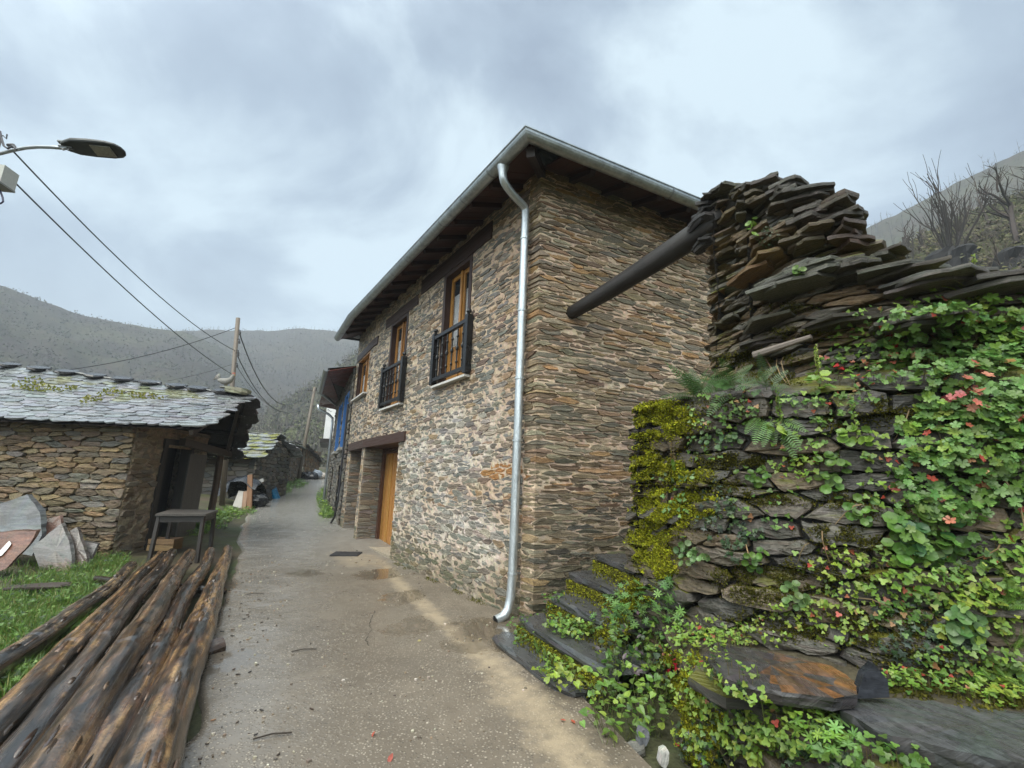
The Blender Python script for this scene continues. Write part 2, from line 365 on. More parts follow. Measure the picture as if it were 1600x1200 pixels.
# ------------------------------------------------------------ terrain
def hroad(y):
    return .0535 * max(0., y - 9) ** 1 if y > 10 else .0535 * max(0., y - 8) ** 2 / 4
LEFT = [(-1.5, -6), (-1.55, 2.0), (-1.75, 3.0), (-2.6, 4.5), (-5.2, 9.6), (-6.0, 10.8), (-8.1, 15.0), (-9.6, 19.5), (-13.0, 28.5), (-16.4, 36.5), (-17.5, 40)]
RIGHT = [(.9, -6), (.75, 2.6), (.45, 3.6), (.0, 5.2), (-2.2, 9.3), (-4.35, 12.9), (-7.2, 19.3), (-10.4, 27), (-13.9, 36.2), (-14.0, 40)]
def px(poly, y):
    for (xa, ya), (xb, yb) in zip(poly, poly[1:]):
        if y <= yb: return lerp(xa, xb, clamp((y - ya) / (yb - ya)))
    return poly[-1][0]
def ground(x, y):
    z = hroad(min(y, 60.)); l = px(LEFT, y) - x; r = x - px(RIGHT, y)
    if l > 0: z += (.34 * ss(.1, 2.2, l) * ss(9.6, 12, y) - .05 * ss(0, .4, l) * ss(10.5, 9, y)) * (1 if y < 60 else 0)
    if l > 5 and y < 60: z -= 1.2 * ss(7, 22, l)
    if r > .1 and y < 9: z += .75 * ss(.3, 1.6, r) * ss(3.4, 4.6, y) * (1 if x < 4.5 else 1)
    if r > 2.5 and y < 60: z += .8 * ss(2.5, 5, r)
    return z
xs = [-420, -300, -200, -120, -80, -50, -34, -26] + [-20 + i * .5 for i in range(26)] + [-7 + i * .14 for i in range(72)] + [3.2 + i * .6 for i in range(14)] + [12, 16, 22, 32, 50, 80, 120, 200, 300, 420]
ys = [-300, -120, -50, -20, -10, -5, -2] + [i * .14 for i in range(100)] + [14.2 + i * .5 for i in range(60)] + [45, 48, 52, 60, 80, 120, 180, 260, 420]
mb = MB(); nx = len(xs)
vs = [(x, y, ground(x, y) + (.03 * nz(x * 1.3, y * 1.3) + .015 * nz(x * 4, y * 4) if -30 < x < 14 and -4 < y < 46 else 0)) for y in ys for x in xs]
fs = [(j * nx + i, j * nx + i + 1, (j + 1) * nx + i + 1, (j + 1) * nx + i) for j in range(len(ys) - 1) for i in range(nx - 1)]
mb.add(vs, fs, [jc(mixc((.075, .058, .038), (.05, .06, .025), clamp(.5 + nz(vs[f[0]][0] * .8, vs[f[0]][1] * .8))), .1) for f in fs], [(v[0], v[1], 0) for v in vs])
struct(mb.build('ground', M_soil, smooth=True))
# ------------------------------------------------------------ road: concrete with exposed aggregate, silt streak, puddles, wet sheen
def mroad():
    m = bpy.data.materials.new('aggregate_concrete'); m.use_nodes = True; t = m.node_tree; b = t.nodes['Principled BSDF']
    tx = N(t, 'ShaderNodeTexCoord').outputs['Object']
    at = N(t, 'ShaderNodeAttribute', attribute_name='mask'); sp = N(t, 'ShaderNodeSeparateXYZ'); L(t, at.outputs['Vector'], sp.inputs[0])
    def noi(sc, det=4, ro=.6):
        n = N(t, 'ShaderNodeTexNoise'); n.inputs['Scale'].default_value = sc; n.inputs['Detail'].default_value = det; n.inputs['Roughness'].default_value = ro; L(t, tx, n.inputs['Vector']); return n.outputs[0]
    def ramp(s, a, bb, c=0., d=1.):
        r = N(t, 'ShaderNodeMapRange'); L(t, s, r.inputs[0]); r.inputs[1].default_value = a; r.inputs[2].default_value = bb; r.inputs[3].default_value = c; r.inputs[4].default_value = d; return r.outputs[0]
    def mix(f, a, c, mode='MIX'):
        x = N(t, 'ShaderNodeMix', data_type='RGBA', blend_type=mode)
        for s, i in ((f, 0), (a, 6), (c, 7)):
            if isinstance(s, tuple): x.inputs[i].default_value = (*s, 1)
            elif isinstance(s, float): x.inputs[i].default_value = s
            else: L(t, s, x.inputs[i])
        return x.outputs[2]
    def mul(a, c):
        x = N(t, 'ShaderNodeMath', operation='MULTIPLY'); L(t, a, x.inputs[0])
        if isinstance(c, float): x.inputs[1].default_value = c
        else: L(t, c, x.inputs[1])
        return x.outputs[0]
    vo = N(t, 'ShaderNodeTexVoronoi'); vo.inputs['Scale'].default_value = 52; vo.inputs['Randomness'].default_value = 1; L(t, tx, vo.inputs['Vector'])
    vo2 = N(t, 'ShaderNodeTexVoronoi'); vo2.inputs['Scale'].default_value = 26; L(t, tx, vo2.inputs['Vector'])
    hs = N(t, 'ShaderNodeSeparateColor'); L(t, vo.outputs['Color'], hs.inputs[0])
    hs2 = N(t, 'ShaderNodeSeparateColor'); L(t, vo2.outputs['Color'], hs2.inputs[0])
    big = noi(1.1, 5); med = noi(6, 5)
    base = mix(ramp(big, .35, .65), (.122, .100, .075), (.185, .154, .117))
    base = mix(ramp(med, .3, .7), mix(.45, base, (.085, .066, .047)), base)
    ag = mix(ramp(hs.outputs[0], 0, 1), (.075, .062, .048), (.40, .345, .27))
    inn = ramp(vo.outputs['Distance'], .30, .42, 1, 0)
    agm = mul(mul(inn, ramp(hs.outputs[1], .2, .3)), ramp(noi(1.7, 3), .38, .6, .6, 1.))
    c = mix(agm, base, ag)
    ag2 = mul(mul(ramp(vo2.outputs['Distance'], .22, .3, 1, 0), ramp(hs2.outputs[1], .88, .92)), .7)
    c = mix(ag2, c, mix(hs2.outputs[2], (.07, .055, .045), (.58, .50, .38)))
    py = N(t, 'ShaderNodeSeparateXYZ'); L(t, tx, py.inputs[0]); c = mix(mul(ramp(py.outputs[1], 7.5, 14), .75), c, mix(ramp(med, .3, .7), (.26, .255, .235), (.37, .365, .345)))  # far lane paler in base colour, standing in for sky reflected off wet concrete
    sn = noi(9, 5)
    sm = N(t, 'ShaderNodeMath', operation='MULTIPLY_ADD'); L(t, sn, sm.inputs[0]); sm.inputs[1].default_value = .9; L(t, sp.outputs[0], sm.inputs[2])
    sand = ramp(sm.outputs[0], .72, 1.15, 0, .88)
    c = mix(sand, c, mix(ramp(noi(140, 2), .3, .7), (.29, .228, .15), (.38, .305, .21)))
    sw = N(t, 'ShaderNodeMath', operation='MULTIPLY_ADD'); L(t, noi(3, 5), sw.inputs[0]); sw.inputs[1].default_value = .9; L(t, sp.outputs[1], sw.inputs[2])
    pud = ramp(sw.outputs[0], .88, 1.02)
    c = mix(mul(pud, .55), c, (.06, .042, .022))
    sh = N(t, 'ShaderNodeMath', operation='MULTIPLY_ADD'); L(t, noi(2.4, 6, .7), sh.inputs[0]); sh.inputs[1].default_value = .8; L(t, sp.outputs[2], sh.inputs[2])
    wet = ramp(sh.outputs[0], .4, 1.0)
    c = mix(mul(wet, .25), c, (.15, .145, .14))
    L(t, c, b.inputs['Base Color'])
    ro = N(t, 'ShaderNodeMapRange'); L(t, wet, ro.inputs[0]); ro.inputs[3].default_value = .5; ro.inputs[4].default_value = .16
    r2 = N(t, 'ShaderNodeMix'); L(t, pud, r2.inputs[0]); L(t, ro.outputs[0], r2.inputs[2]); r2.inputs[3].default_value = .06
    L(t, r2.outputs[0], b.inputs['Roughness'])
    hgt = N(t, 'ShaderNodeMath', operation='MULTIPLY_ADD'); L(t, agm, hgt.inputs[0]); hgt.inputs[1].default_value = .5; L(t, med, hgt.inputs[2])
    inv = ramp(pud, 0, 1, 1, .05); inv2 = mul(inv, ramp(sand, 0, .88, 1, .35))
    bp = N(t, 'ShaderNodeBump'); bp.inputs['Distance'].default_value = .012; L(t, mul(inv2, .75), bp.inputs['Strength']); L(t, hgt.outputs[0], bp.inputs['Height']); L(t, bp.outputs[0], b.inputs['Normal'])
    return m
SILT = [(-2.05, 8.4), (-1.5, 7.0), (-1.0, 6.0), (-.62, 5.2), (-.3, 4.65), (-.05, 4.1), (.18, 3.5), (.38, 2.95), (.55, 2.2), (.6, 1)]
def dpoly(p, poly):
    best = 9
    for a, b in zip(poly, poly[1:]):
        dx, dy = b[0] - a[0], b[1] - a[1]; t = clamp(((p[0] - a[0]) * dx + (p[1] - a[1]) * dy) / (dx * dx + dy * dy)); best = min(best, math.hypot(p[0] - a[0] - t * dx, p[1] - a[1] - t * dy))
    return best
PUD = [(-2.0, 7.7, .55), (-.2, 5.0, .62), (-.95, 5.05, .42), (-2.2, 4.05, .35), (-1.3, 6.3, .4), (-3.1, 7.6, .4)]
ry = [-3 + i * .07 for i in range(230)] + [13.1 + .4 * i for i in range(70)]
rows = []; msk = []
K = 64; mb = MB()
for y in ry:
    xl, xr = px(LEFT, y) - .05 + .10 * nz(y * 1.4, 5), px(RIGHT, y) + .12
    if y > 4.5: xr += .25
    for k in range(K + 1):
        x = lerp(xl, xr, k / K); zz = ground(max(min(x, px(RIGHT, y)), px(LEFT, y) ), y) + .05 + .012 * nz(x * .9, y * .9, 4) + .006 * nz(x * 3.5, y * 3.5, 2)
        if k == 0: zz -= .12
        mb.v.append((x, y, zz)); mb.t.append((x, y, 0))
        sd_ = dpoly((x, y), SILT); sandw = .16 + .10 * ss(5.2, 3.2, y)
        sand = .62 * math.exp(-(sd_ / sandw) ** 2)
        if 7 < y < 10.2: sand = max(sand, .5 * ss(.9, .2, abs(x - px(RIGHT, y) + .7)) * ss(7.6, 8.6, y) * ss(10.2, 9.2, y))
        pud = max(max(.72 * math.exp(-(((x - a) ** 2 + .5 * (y - b) ** 2) / r / r)) for a, b, r in PUD), .3 * ss(.5, .0, px(RIGHT, y) - x) * ss(9, 7, y))
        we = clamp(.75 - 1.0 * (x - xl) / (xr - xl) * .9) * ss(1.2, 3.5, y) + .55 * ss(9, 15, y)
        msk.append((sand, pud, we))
for j in range(len(ry) - 1):
    for k in range(K): mb.f.append((j * (K + 1) + k, j * (K + 1) + k + 1, (j + 1) * (K + 1) + k + 1, (j + 1) * (K + 1) + k)); mb.c.append((.2, .2, .2)); mb.m.append(0)
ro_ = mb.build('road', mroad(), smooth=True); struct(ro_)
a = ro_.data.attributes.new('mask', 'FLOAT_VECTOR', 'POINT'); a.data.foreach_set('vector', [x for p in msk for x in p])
def zroad(x, y): return ground(max(min(x, px(RIGHT, y)), px(LEFT, y)), y) + .05 + .012 * nz(x * .9, y * .9, 4) + .006 * nz(x * 3.5, y * 3.5, 2)
# cracks in the concrete are cut as thin dark grooves
# ------------------------------------------------------------ main stone house
Cx, Cy = .30, 5.31
D1 = Vector((-.549, .836, 0)); D2 = Vector((-math.sin(rad(29)), math.cos(rad(29)), 0)); D3 = Vector((.896, .444, 0))
UB, UE = 6.84, 8.95
pb = (Cx + D1.x * UB, Cy + D1.y * UB); pe = (pb[0] + D2.x * (UE - UB), pb[1] + D2.y * (UE - UB))
HW = Path([(-8., Cx + D3.x * 8, Cy + D3.y * 8), (0., Cx, Cy), (UB, *pb), (UE, *pe)], side=-1)
ZT = 5.55
W1 = (1.79, 2.83, 3.08, 5.10); W2 = (4.52, 5.58, 3.0, 4.95); W3 = (7.22, 8.62, 3.62, 4.72)
DOOR1 = (4.5, 6.80, -.3, 2.26); DOOR2 = (7.06, 8.5, -.3, 2.22)
HOLES = [W1, W2, W3, DOOR1, DOOR2, (1.2, 3.9, 5.10, 5.40), (4.05, 6.0, 4.95, 5.18), (6.5, 8.85, 4.72, 4.93), (4.15, 8.72, 2.22, 2.42)]
PAL = [(.155, .125, .092), (.18, .143, .10), (.13, .118, .10), (.20, .158, .105), (.145, .138, .12), (.24, .155, .08), (.19, .172, .14), (.165, .115, .082), (.22, .19, .15)]
def lime(u, v):
    if u < .2: return .12 * ss(3.4, 1.5, v) * ss(-6, -1, u)
    a = math.exp(-((u - 2.6) / 1.9) ** 2 - ((v - 1.75) / 1.1) ** 2) + .7 * math.exp(-((u - 1.4) / .8) ** 2 - ((v - .6) / .6) ** 2) + .5 * math.exp(-((u - 3.9) / 1.2) ** 2 - ((v - .9) / .9) ** 2)
    return clamp(a * (.75 + 1.1 * nz(u * 1.5, v * 1.8, 1)) + .25 * nz(u * 4, v * 4))
def mcol(u, v):
    c = mixc((.47, .365, .265), (.43, .315, .225), clamp(.5 + nz(u * .8, v * .9, 5)))
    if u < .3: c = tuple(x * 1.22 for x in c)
    if u > 3.2: c = mixc(c, (.44, .365, .275), .6)
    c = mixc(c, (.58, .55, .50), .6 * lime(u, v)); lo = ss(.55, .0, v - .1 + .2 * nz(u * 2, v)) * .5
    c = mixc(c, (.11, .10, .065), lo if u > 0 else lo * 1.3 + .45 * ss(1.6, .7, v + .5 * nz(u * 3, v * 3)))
    return jc(c, .08)
house = thing('stone_house', 'two storey slate stone house with zinc gutter, timber windows and black balconies facing the lane', 'house', (Cx, Cy, 0))
mb = MB()
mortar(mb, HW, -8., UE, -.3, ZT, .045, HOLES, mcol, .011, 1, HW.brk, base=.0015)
def facade(u0, u1, rh, asp):
    for pl in cells(u0, u1, -.3, ZT, rh, asp, HOLES, rvar=.65, jit=.40, wave=.03):
        cu = sum(p[0] for p in pl) / len(pl); cv = sum(p[1] for p in pl) / len(pl)
        c = R.choice(PAL); k = R.uniform(.6, 1.2); c = tuple(x * k for x in c)
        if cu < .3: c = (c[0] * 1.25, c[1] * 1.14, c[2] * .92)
        if cu > 1 and R.random() < .3: c = mixc(c, (.16, .155, .14), .6)
        c = mixc(c, (.42, .41, .38), .5 * lime(cu, cv) * R.uniform(.2, 1.2))
        if 1.55 < cv < 1.75 and .1 < cu < 1.1: c = (.30, .14, .045)
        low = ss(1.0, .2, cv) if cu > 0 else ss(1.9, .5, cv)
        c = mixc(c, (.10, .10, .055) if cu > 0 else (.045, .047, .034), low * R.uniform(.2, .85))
        near = cu < .35
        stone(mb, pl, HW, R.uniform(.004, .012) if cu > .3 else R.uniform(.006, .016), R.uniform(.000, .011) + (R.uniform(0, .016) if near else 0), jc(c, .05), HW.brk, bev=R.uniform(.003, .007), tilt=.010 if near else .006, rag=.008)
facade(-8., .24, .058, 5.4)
facade(.24, UB - .02, .068, 3.9)
facade(UB, UE, .068, 3.6)
# reveals of the two ground-floor openings
def reveal(u, z0, z1, dep, sgn, rh=.085, path=HW, mbx=None, cf=None):
    p0 = path(u, 0, 0); n = path.n(u + (-.01 if sgn > 0 else .01)); 
    P = Path([(0, p0.x, p0.y), (dep, p0.x - n.x * dep, p0.y - n.y * dep)], side=sgn)
    mortar(mbx, P, 0, dep, z0, z1, .07, [], lambda a, b: jc((.24, .19, .135), .1), .01, 1)
    for pl in cells(0, dep, z0, z1, rh, 3.6): 
        c = jc(R.choice(PAL), .2); stone(mbx, pl, P, .008, R.uniform(.004, .022), jc(mixc(c, (.15, .145, .125), .5), .1), bev=.008)
reveal(6.80, -.3, 2.26, .62, 1, mbx=mb); reveal(4.5, -.3, 2.26, .62, -1, mbx=mb)
reveal(8.5, -.3, 2.22, .62, 1, mbx=mb); reveal(7.06, -.3, 2.22, .62, -1, mbx=mb)
mb.build('wall', [M_stone, M_mort], house)
def wp(u, z, d): return HW(u, z, d)
def wbox(mb, u0, u1, z0, z1, d0, d1, col, mi=0):
    """box lying along the wall"""
    c = HW((u0 + u1) / 2, (z0 + z1) / 2, (d0 + d1) / 2); t = HW.t((u0 + u1) / 2); n = HW.n((u0 + u1) / 2)
    box(mb, c, t * (u1 - u0), n * (d1 - d0), Vector((0, 0, z1 - z0)), col, mi)
DK = (.035, .017, .013); HON = (.36, .17, .045); BK = (.006, .006, .007)
def window(W, nl=2, timber=True, boarded=.0):
    u0, u1, z0, z1 = W; fr = MB()
    jw = .09
    if timber:
        wbox(fr, u0, u0 + jw, z0, z1, -.16, .015, DK); wbox(fr, u1 - jw, u1, z0, z1, -.16, .015, DK); wbox(fr, u0 + jw, u1 - jw, z1 - .07, z1, -.16, .012, DK)
    else:
        wbox(fr, u0, u0 + .04, z0, z1, -.16, .01, HON); wbox(fr, u1 - .04, u1, z0, z1, -.16, .01, DK); wbox(fr, u0 + .04, u1 - .04, z1 - .04, z1, -.16, .008, HON); jw = .04
    f = fr.build('window', M_dark if timber else M_honey, house)
    a, b = u0 + jw, u1 - jw; mid = (a + b) / 2
    cs = MB(); gl = MB(); ct = MB(); zb, zt = z0 + .02, z1 - .075
    for x0, x1 in ((a, mid - .004), (mid + .004, b)):
        s = .075
        wbox(cs, x0, x0 + s, zb, zt, -.13, -.095, jc(HON)); wbox(cs, x1 - s, x1, zb, zt, -.13, -.095, jc(HON)); wbox(cs, x0 + s, x1 - s, zt - s, zt, -.128, -.097, jc(HON))
        pz = zb + .62 if nl == 2 else zb + .1
        wbox(cs, x0 + s, x1 - s, zb, pz, -.145, -.095, jc(HON))
        wbox(gl, x0 + s, x1 - s, pz, zt - s, -.125, -.119, (.1, .1, .1))
        wbox(ct, x0 + .03, x1 - .03, zb + .05, zt - .34, -.15, -.14, (.85, .86, .87))
    wbox(cs, mid - .03, mid + .03, zb, zt, -.085, -.065, jc(HON))
    cs.build('casement', M_honey, f); gl.build('pane', M_glass, f); ct.build('curtain', M_plain, f)
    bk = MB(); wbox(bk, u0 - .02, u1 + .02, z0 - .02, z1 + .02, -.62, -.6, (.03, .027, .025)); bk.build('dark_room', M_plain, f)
    sl_ = MB(); wbox(sl_, u0 - .09, u1 + .09, z0 - .038, z0 - .002, -.14, .10, (.50, .49, .46)); sl_.build('sill', M_plain, f)
window(W1); window(W2); window(W3, 1, False)
def lintel(u0, u1, z0, z1, d, col=DK):
    m = MB(); us = [u0] + [b for b in HW.brk if u0 < b < u1] + [u1]
    for a, b in zip(us, us[1:]): wbox(m, a, b - .003, z0, z1, -.3, d, jc(col, .1))
    return m.build('lintel', M_dark, house)
lintel(1.2, 3.9, 5.102, 5.39, .025); lintel(4.05, 6.0, 4.952, 5.17, .02); lintel(6.5, 8.85, 4.722, 4.92, .03)
# sagging door lintel spanning both openings
m = MB()
for a, b in ((4.15, UB), (UB, 8.72)): wbox(m, a, b - .004, 2.225, 2.415, -.62, .045, jc((.05, .027, .021), .08))
m.build('lintel', M_dark, house)
def door(u0, u1, z0, z1, dep):
    f = MB(); wbox(f, u0, u0 + .14, z0, z1, -dep - .05, -dep + .09, (.07, .03, .018)); wbox(f, u1 - .14, u1, z0, z1, -dep - .05, -dep + .09, (.07, .03, .018)); wbox(f, u0 + .14, u1 - .14, z1 - .12, z1, -dep - .05, -dep + .088, (.07, .03, .018))
    d = f.build('door', M_honey, house); l = MB()
    n = 12; s = (u1 - u0 - .28) / n
    for k in range(n): wbox(l, u0 + .14 + k * s + .004, u0 + .14 + (k + 1) * s - .004, z0, z1 - .12, -dep - .04, -dep + .03 + .012 * (k % 3 == 0), jc(HON, .2))
    l.build('door_leaf', M_honey, d)
    h = MB(); box(h, HW(u0 + .5, 1.1, -dep + .07), HW.t(u0) * .05, HW.n(u0) * .06, (0, 0, .16), BK); h.build('handle', M_black, d)
door(4.5, 6.80, .08, 2.22, .52); door(7.06, 8.5, .12, 2.2, .52)
m = MB(); wbox(m, 4.5, 6.79, -.3, .115, -.62, .0, (.30, .26, .2)); wbox(m, 7.07, 8.49, -.3, .16, -.62, -.01, (.28, .25, .2)); m.build('threshold', M_mort, house)
# balconies
def balcony(W):
    u0, u1 = W[0] - .08, W[1] + .10; z0 = W[2] + .02; m = MB(); z1 = z0 + .86
    wbox(m, u0 + .05, u1 - .05, z0 + .05, z0 + .11, .045, .10, BK)
    r = m.build('balcony_railing', M_black, house)
    m = MB(); wbox(m, u0 + .05, u1 - .05, z1 - .06, z1, .04, .105, BK); m.build('handrail', M_black, r)
    for u in (u0, u1):
        p = MB(); wbox(p, u - .05, u + .05, z0, z1 + .06, .02, .11, BK); b = HW(u, z1 + .06, .065)
        tube(p, [b, b + Vector((0, 0, .02)), b + Vector((0, 0, .05)), b + Vector((0, 0, .085)), b + Vector((0, 0, .10))], [.022, .018, .042, .034, .008], 10, BK)
        wbox(p, u - .04, u + .04, z1 - .12, z1 - .04, -.02, .03, BK); wbox(p, u - .04, u + .04, z0 + .04, z0 + .12, -.02, .03, BK)
        p.build('post', M_black, r)
    n = 6
    for k in range(n):
        u = lerp(u0 + .05, u1 - .05, (k + .5) / n); q = MB(); hs = [0, .1, .13, .16, .28, .31, .34, .37, .40, .52, .55, .58, .70]; rr = [.012, .012, .024, .012, .014, .014, .028, .028, .014, .012, .024, .012, .012]
        b = HW(u, z0 + .105, .072); kk = (z1 - z0 - .16) / .70
        tube(q, [b + Vector((0, 0, h * kk)) for h in hs], rr, 8, BK); q.build('baluster', M_black, r)
balcony(W1); balcony(W2)
# roof, soffit, rafters, gutter, downpipe
EV = .60; ZG = 5.40
def poly_at(d, z, n=1): return [HW(u, z, d) for u in (-8., 0., UB, UE)]
rf = MB(); e0 = poly_at(EV - .03, ZG + .05); back = Vector((D3.x * 8 + D1.x * 8.5, D3.y * 8 + D1.y * 8.5, 0)) + Vector((Cx, Cy, ZG + .05)); e0.append(back)
cen = sum(e0, Vector()) / 5; ins = [cen + (p - cen) * .45 + Vector((0, 0, 1.25)) for p in e0]
k = 5; th = Vector((0, 0, .05))
vs = e0 + ins + [p - th for p in e0]
fs = [(i, (i + 1) % k, k + (i + 1) % k, k + i) for i in range(k)] + [tuple(range(k, 2 * k))] + [(i, 2 * k + i, 2 * k + (i + 1) % k, (i + 1) % k) for i in range(k)]
rf.add(vs, fs, (.05, .052, .058)); roof = rf.build('roof', M_roofslate, house)
sf = MB(); us = [-8 + i * .16 for i in range(50)] + [0.] + [i * .16 + .16 for i in range(int(UB / .16))] + [UB] + [UB + .16 * i + .1 for i in range(13)] + [UE]
us = sorted(us)
for a, b in zip(us, us[1:]):
    if b - a < .01: continue
    q = [HW(a, ZG - .03, EV - .06), HW(b - .006, ZG - .03, EV - .06), HW(b - .006, ZT + .02, -.04), HW(a, ZT + .02, -.04)]
    sf.add(q + [p + Vector((0, 0, .02)) for p in q], [(0, 1, 2, 3), (7, 6, 5, 4), (0, 3, 7, 4), (1, 5, 6, 2)], jc((.05, .018, .011), .25), [(0, p.dot(HW.t(a)) * 2, a) for p in q] * 2)
sf.build('soffit', M_dark, roof)
for u in [-7.6 + .55 * i for i in range(14)] + [.45 + .55 * i for i in range(15)]:
    if abs(u) < .2 or abs(u - UB) < .12 or u > UE - .1: continue
    q = MB(); a = HW(u, ZG - .062, EV - .10); b = HW(u, ZT - .02, -.03); beam(q, a, b, .08, .07, jc((.03, .012, .008), .2)); q.build('rafter', M_dark, roof)
q = MB(); beam(q, HW(0, ZG - .10, EV - .12), HW(0, ZT - .06, -.02), .1, .12, (.022, .010, .007)); q.build('rafter', M_dark, roof)
g = MB(); prof = [(math.cos(t) * .085, math.sin(t) * .085) for t in [math.pi * (1 + i / 10) for i in range(11)]]
prof = [(-.092, .006), (-.085, .012)] + prof + [(.085, .02), (.098, .015), (.096, .004)] + [(math.cos(t) * .078, math.sin(t) * .078 + .002) for t in [2 * math.pi - math.pi * i / 10 for i in range(11)]]
gu = [-8.6, 0., UB, UE + .02]; G0 = []
gus = sorted(set(gu + [-8 + i * 1. for i in range(8)] + [i + .7 for i in range(6)]))
for u in gus:
    for x, z in prof: G0.append(HW(u, ZG + z + .004 * nz(u * 2, 1), EV + x))
npf = len(prof)
g.add(G0, [(i * npf + j, (i + 1) * npf + j, (i + 1) * npf + (j + 1) % npf, i * npf + (j + 1) % npf) for i in range(len(gus) - 1) for j in range(npf)] + [tuple(range(npf - 12)), tuple((len(gus) - 1) * npf + i for i in range(npf - 12))], (.36, .39, .40))
gut = g.build('gutter', M_zinc, house)
for u in [-7.4 + .72 * i for i in range(10)] + [.25 + .72 * i for i in range(12)]:
    if abs(u - UB) < .1: continue
    q = MB(); t_ = HW.t(u); pts = [HW(u, ZG + math.sin(t) * .09, EV + math.cos(t) * .09) for t in [math.pi * (1 + i / 8) for i in range(9)]]
    for a, b in zip(pts, pts[1:]): beam(q, a, b, .022, .006, (.3, .32, .33), up=t_.cross(b - a))
    q.build('gutter_bracket', M_zinc, gut)
dp = MB(); P0 = HW(.02, ZG - .06, EV - .02); up = Vector((0, 0, 1))
def dpz(z): return HW(lerp(.27, .20, z / 5), z, .10)
pts = [P0, P0 - up * .12, P0 - up * .2 + (dpz(5) - P0) * .06, lerp(P0 - up * .2, dpz(4.98), .5), dpz(5.0) + up * .05, dpz(4.93), dpz(4.8)]
pp = []
for i in range(len(pts) - 1):
    for k in range(4): pp.append(lerp(pts[i], pts[i + 1], k / 4))
pp += [dpz(4.8 - i * .4) for i in range(12)] + [dpz(.18), dpz(.12) + HW.n(1) * .02, dpz(.085) + HW.n(1) * .07, dpz(.065) + HW.n(1) * .15, dpz(.06) + HW.n(1) * .20]
for _ in range(3): pp = [pp[0]] + [(pp[i - 1] + pp[i] * 2 + pp[i + 1]) / 4 for i in range(1, len(pp) - 1)] + [pp[-1]]
tube(dp, pp, [.075, .07, .06, .054] + [.05] * (len(pp) - 4), 14, (.52, .56, .58), cap=False)
tube(dp, [p + (pp[-2] - pp[-1]) * .0 for p in (pp[-1], pp[-2])], [.04, .04], 10, (.02, .02, .02), cap=True)
dpo = dp.build('downpipe', M_zinc, house, smooth=True)
for z in (4.6, 3.62, 2.75, 2.0, .52):
    q = MB(); tube(q, [dpz(z - .012), dpz(z + .012)], .058, 14, (.5, .54, .56)); beam(q, dpz(z), HW(.25, z, 0), .02, .02, (.3, .3, .3)); q.build('pipe_clip', M_zinc, dpo)
# drain grate in the paving
m = MB(); c = gp = atz(542, 859, .16); c.z = zroad(c.x, c.y) + .012; t_ = Vector((1, .1, 0)).normalized(); n_ = Vector((-t_.y, t_.x, 0))
for k in range(9): box(m, c + n_ * (k - 4) * .05, t_ * .5, n_ * .03, (0, 0, .02), (.03, .03, .033))
box(m, c - Vector((0, 0, .012)), t_ * .52, n_ * .44, (0, 0, .012), (.012, .012, .012)); 
tag(m.build('drain_grate', M_black), 'dark rectangular drain grate set in the lane before the house door', 'drain grate')
# ------------------------------------------------------------ ruined dry-stone wall on the right
BV = []          # meshes that plants grow on
DPAL = [(.085, .074, .058), (.105, .086, .060), (.078, .071, .058), (.12, .093, .058), (.095, .083, .064), (.135, .10, .058), (.092, .074, .052), (.118, .108, .086)]
LO = Path([(-1.1, 2.0, 4.75), (0, 1.02, 4.22), (1.0, 1.40, 3.28), (1.75, 2.02, 2.80), (4.2, 4.2, 1.95)], side=1)
UP = Path([(-1.1, 2.75, 4.62), (0, 1.84, 4.18), (.85, 2.24, 3.45), (1.45, 2.72, 3.0), (4.0, 4.9, 2.1)], side=1)
class Batter:
    def __init__(s, p, k, z0): s.p, s.k, s.z0, s.brk = p, k, z0, p.brk
    def __call__(s, u, z, d=0.): return s.p(u, z, d - s.k * (z - s.z0) + .05 * nz(u * 1.3, z * 1.7, 8))
BLO = Batter(LO, .07, .3); BUP = Batter(UP, .05, 2.2)
def toplo(u): return 2.20 + .05 * math.sin(u * 5) - .1 * ss(-.2, -1, u) if u < 1.2 else 2.2 + .0 * u
def topup(u):
    pts = [(-1.1, 3.2), (-.4, 3.7), (0, 4.40), (.3, 4.32), (.55, 4.17), (.9, 3.92), (1.1, 3.7), (1.24, 3.5), (1.30, 3.25), (1.5, 3.08), (1.7, 2.95), (2, 2.88), (2.6, 2.8), (4, 2.7)]
    for (a, b), (c, d) in zip(pts, pts[1:]):
        if u <= c: return lerp(b, d, clamp((u - a) / (c - a)))
    return pts[-1][1]
wall = thing('dry_stone_wall', 'ruined dry stone wall of dark mossy slate with a taller broken corner, overgrown with plants, right of the steps', 'dry stone wall', (1.4, 3.3, 0))
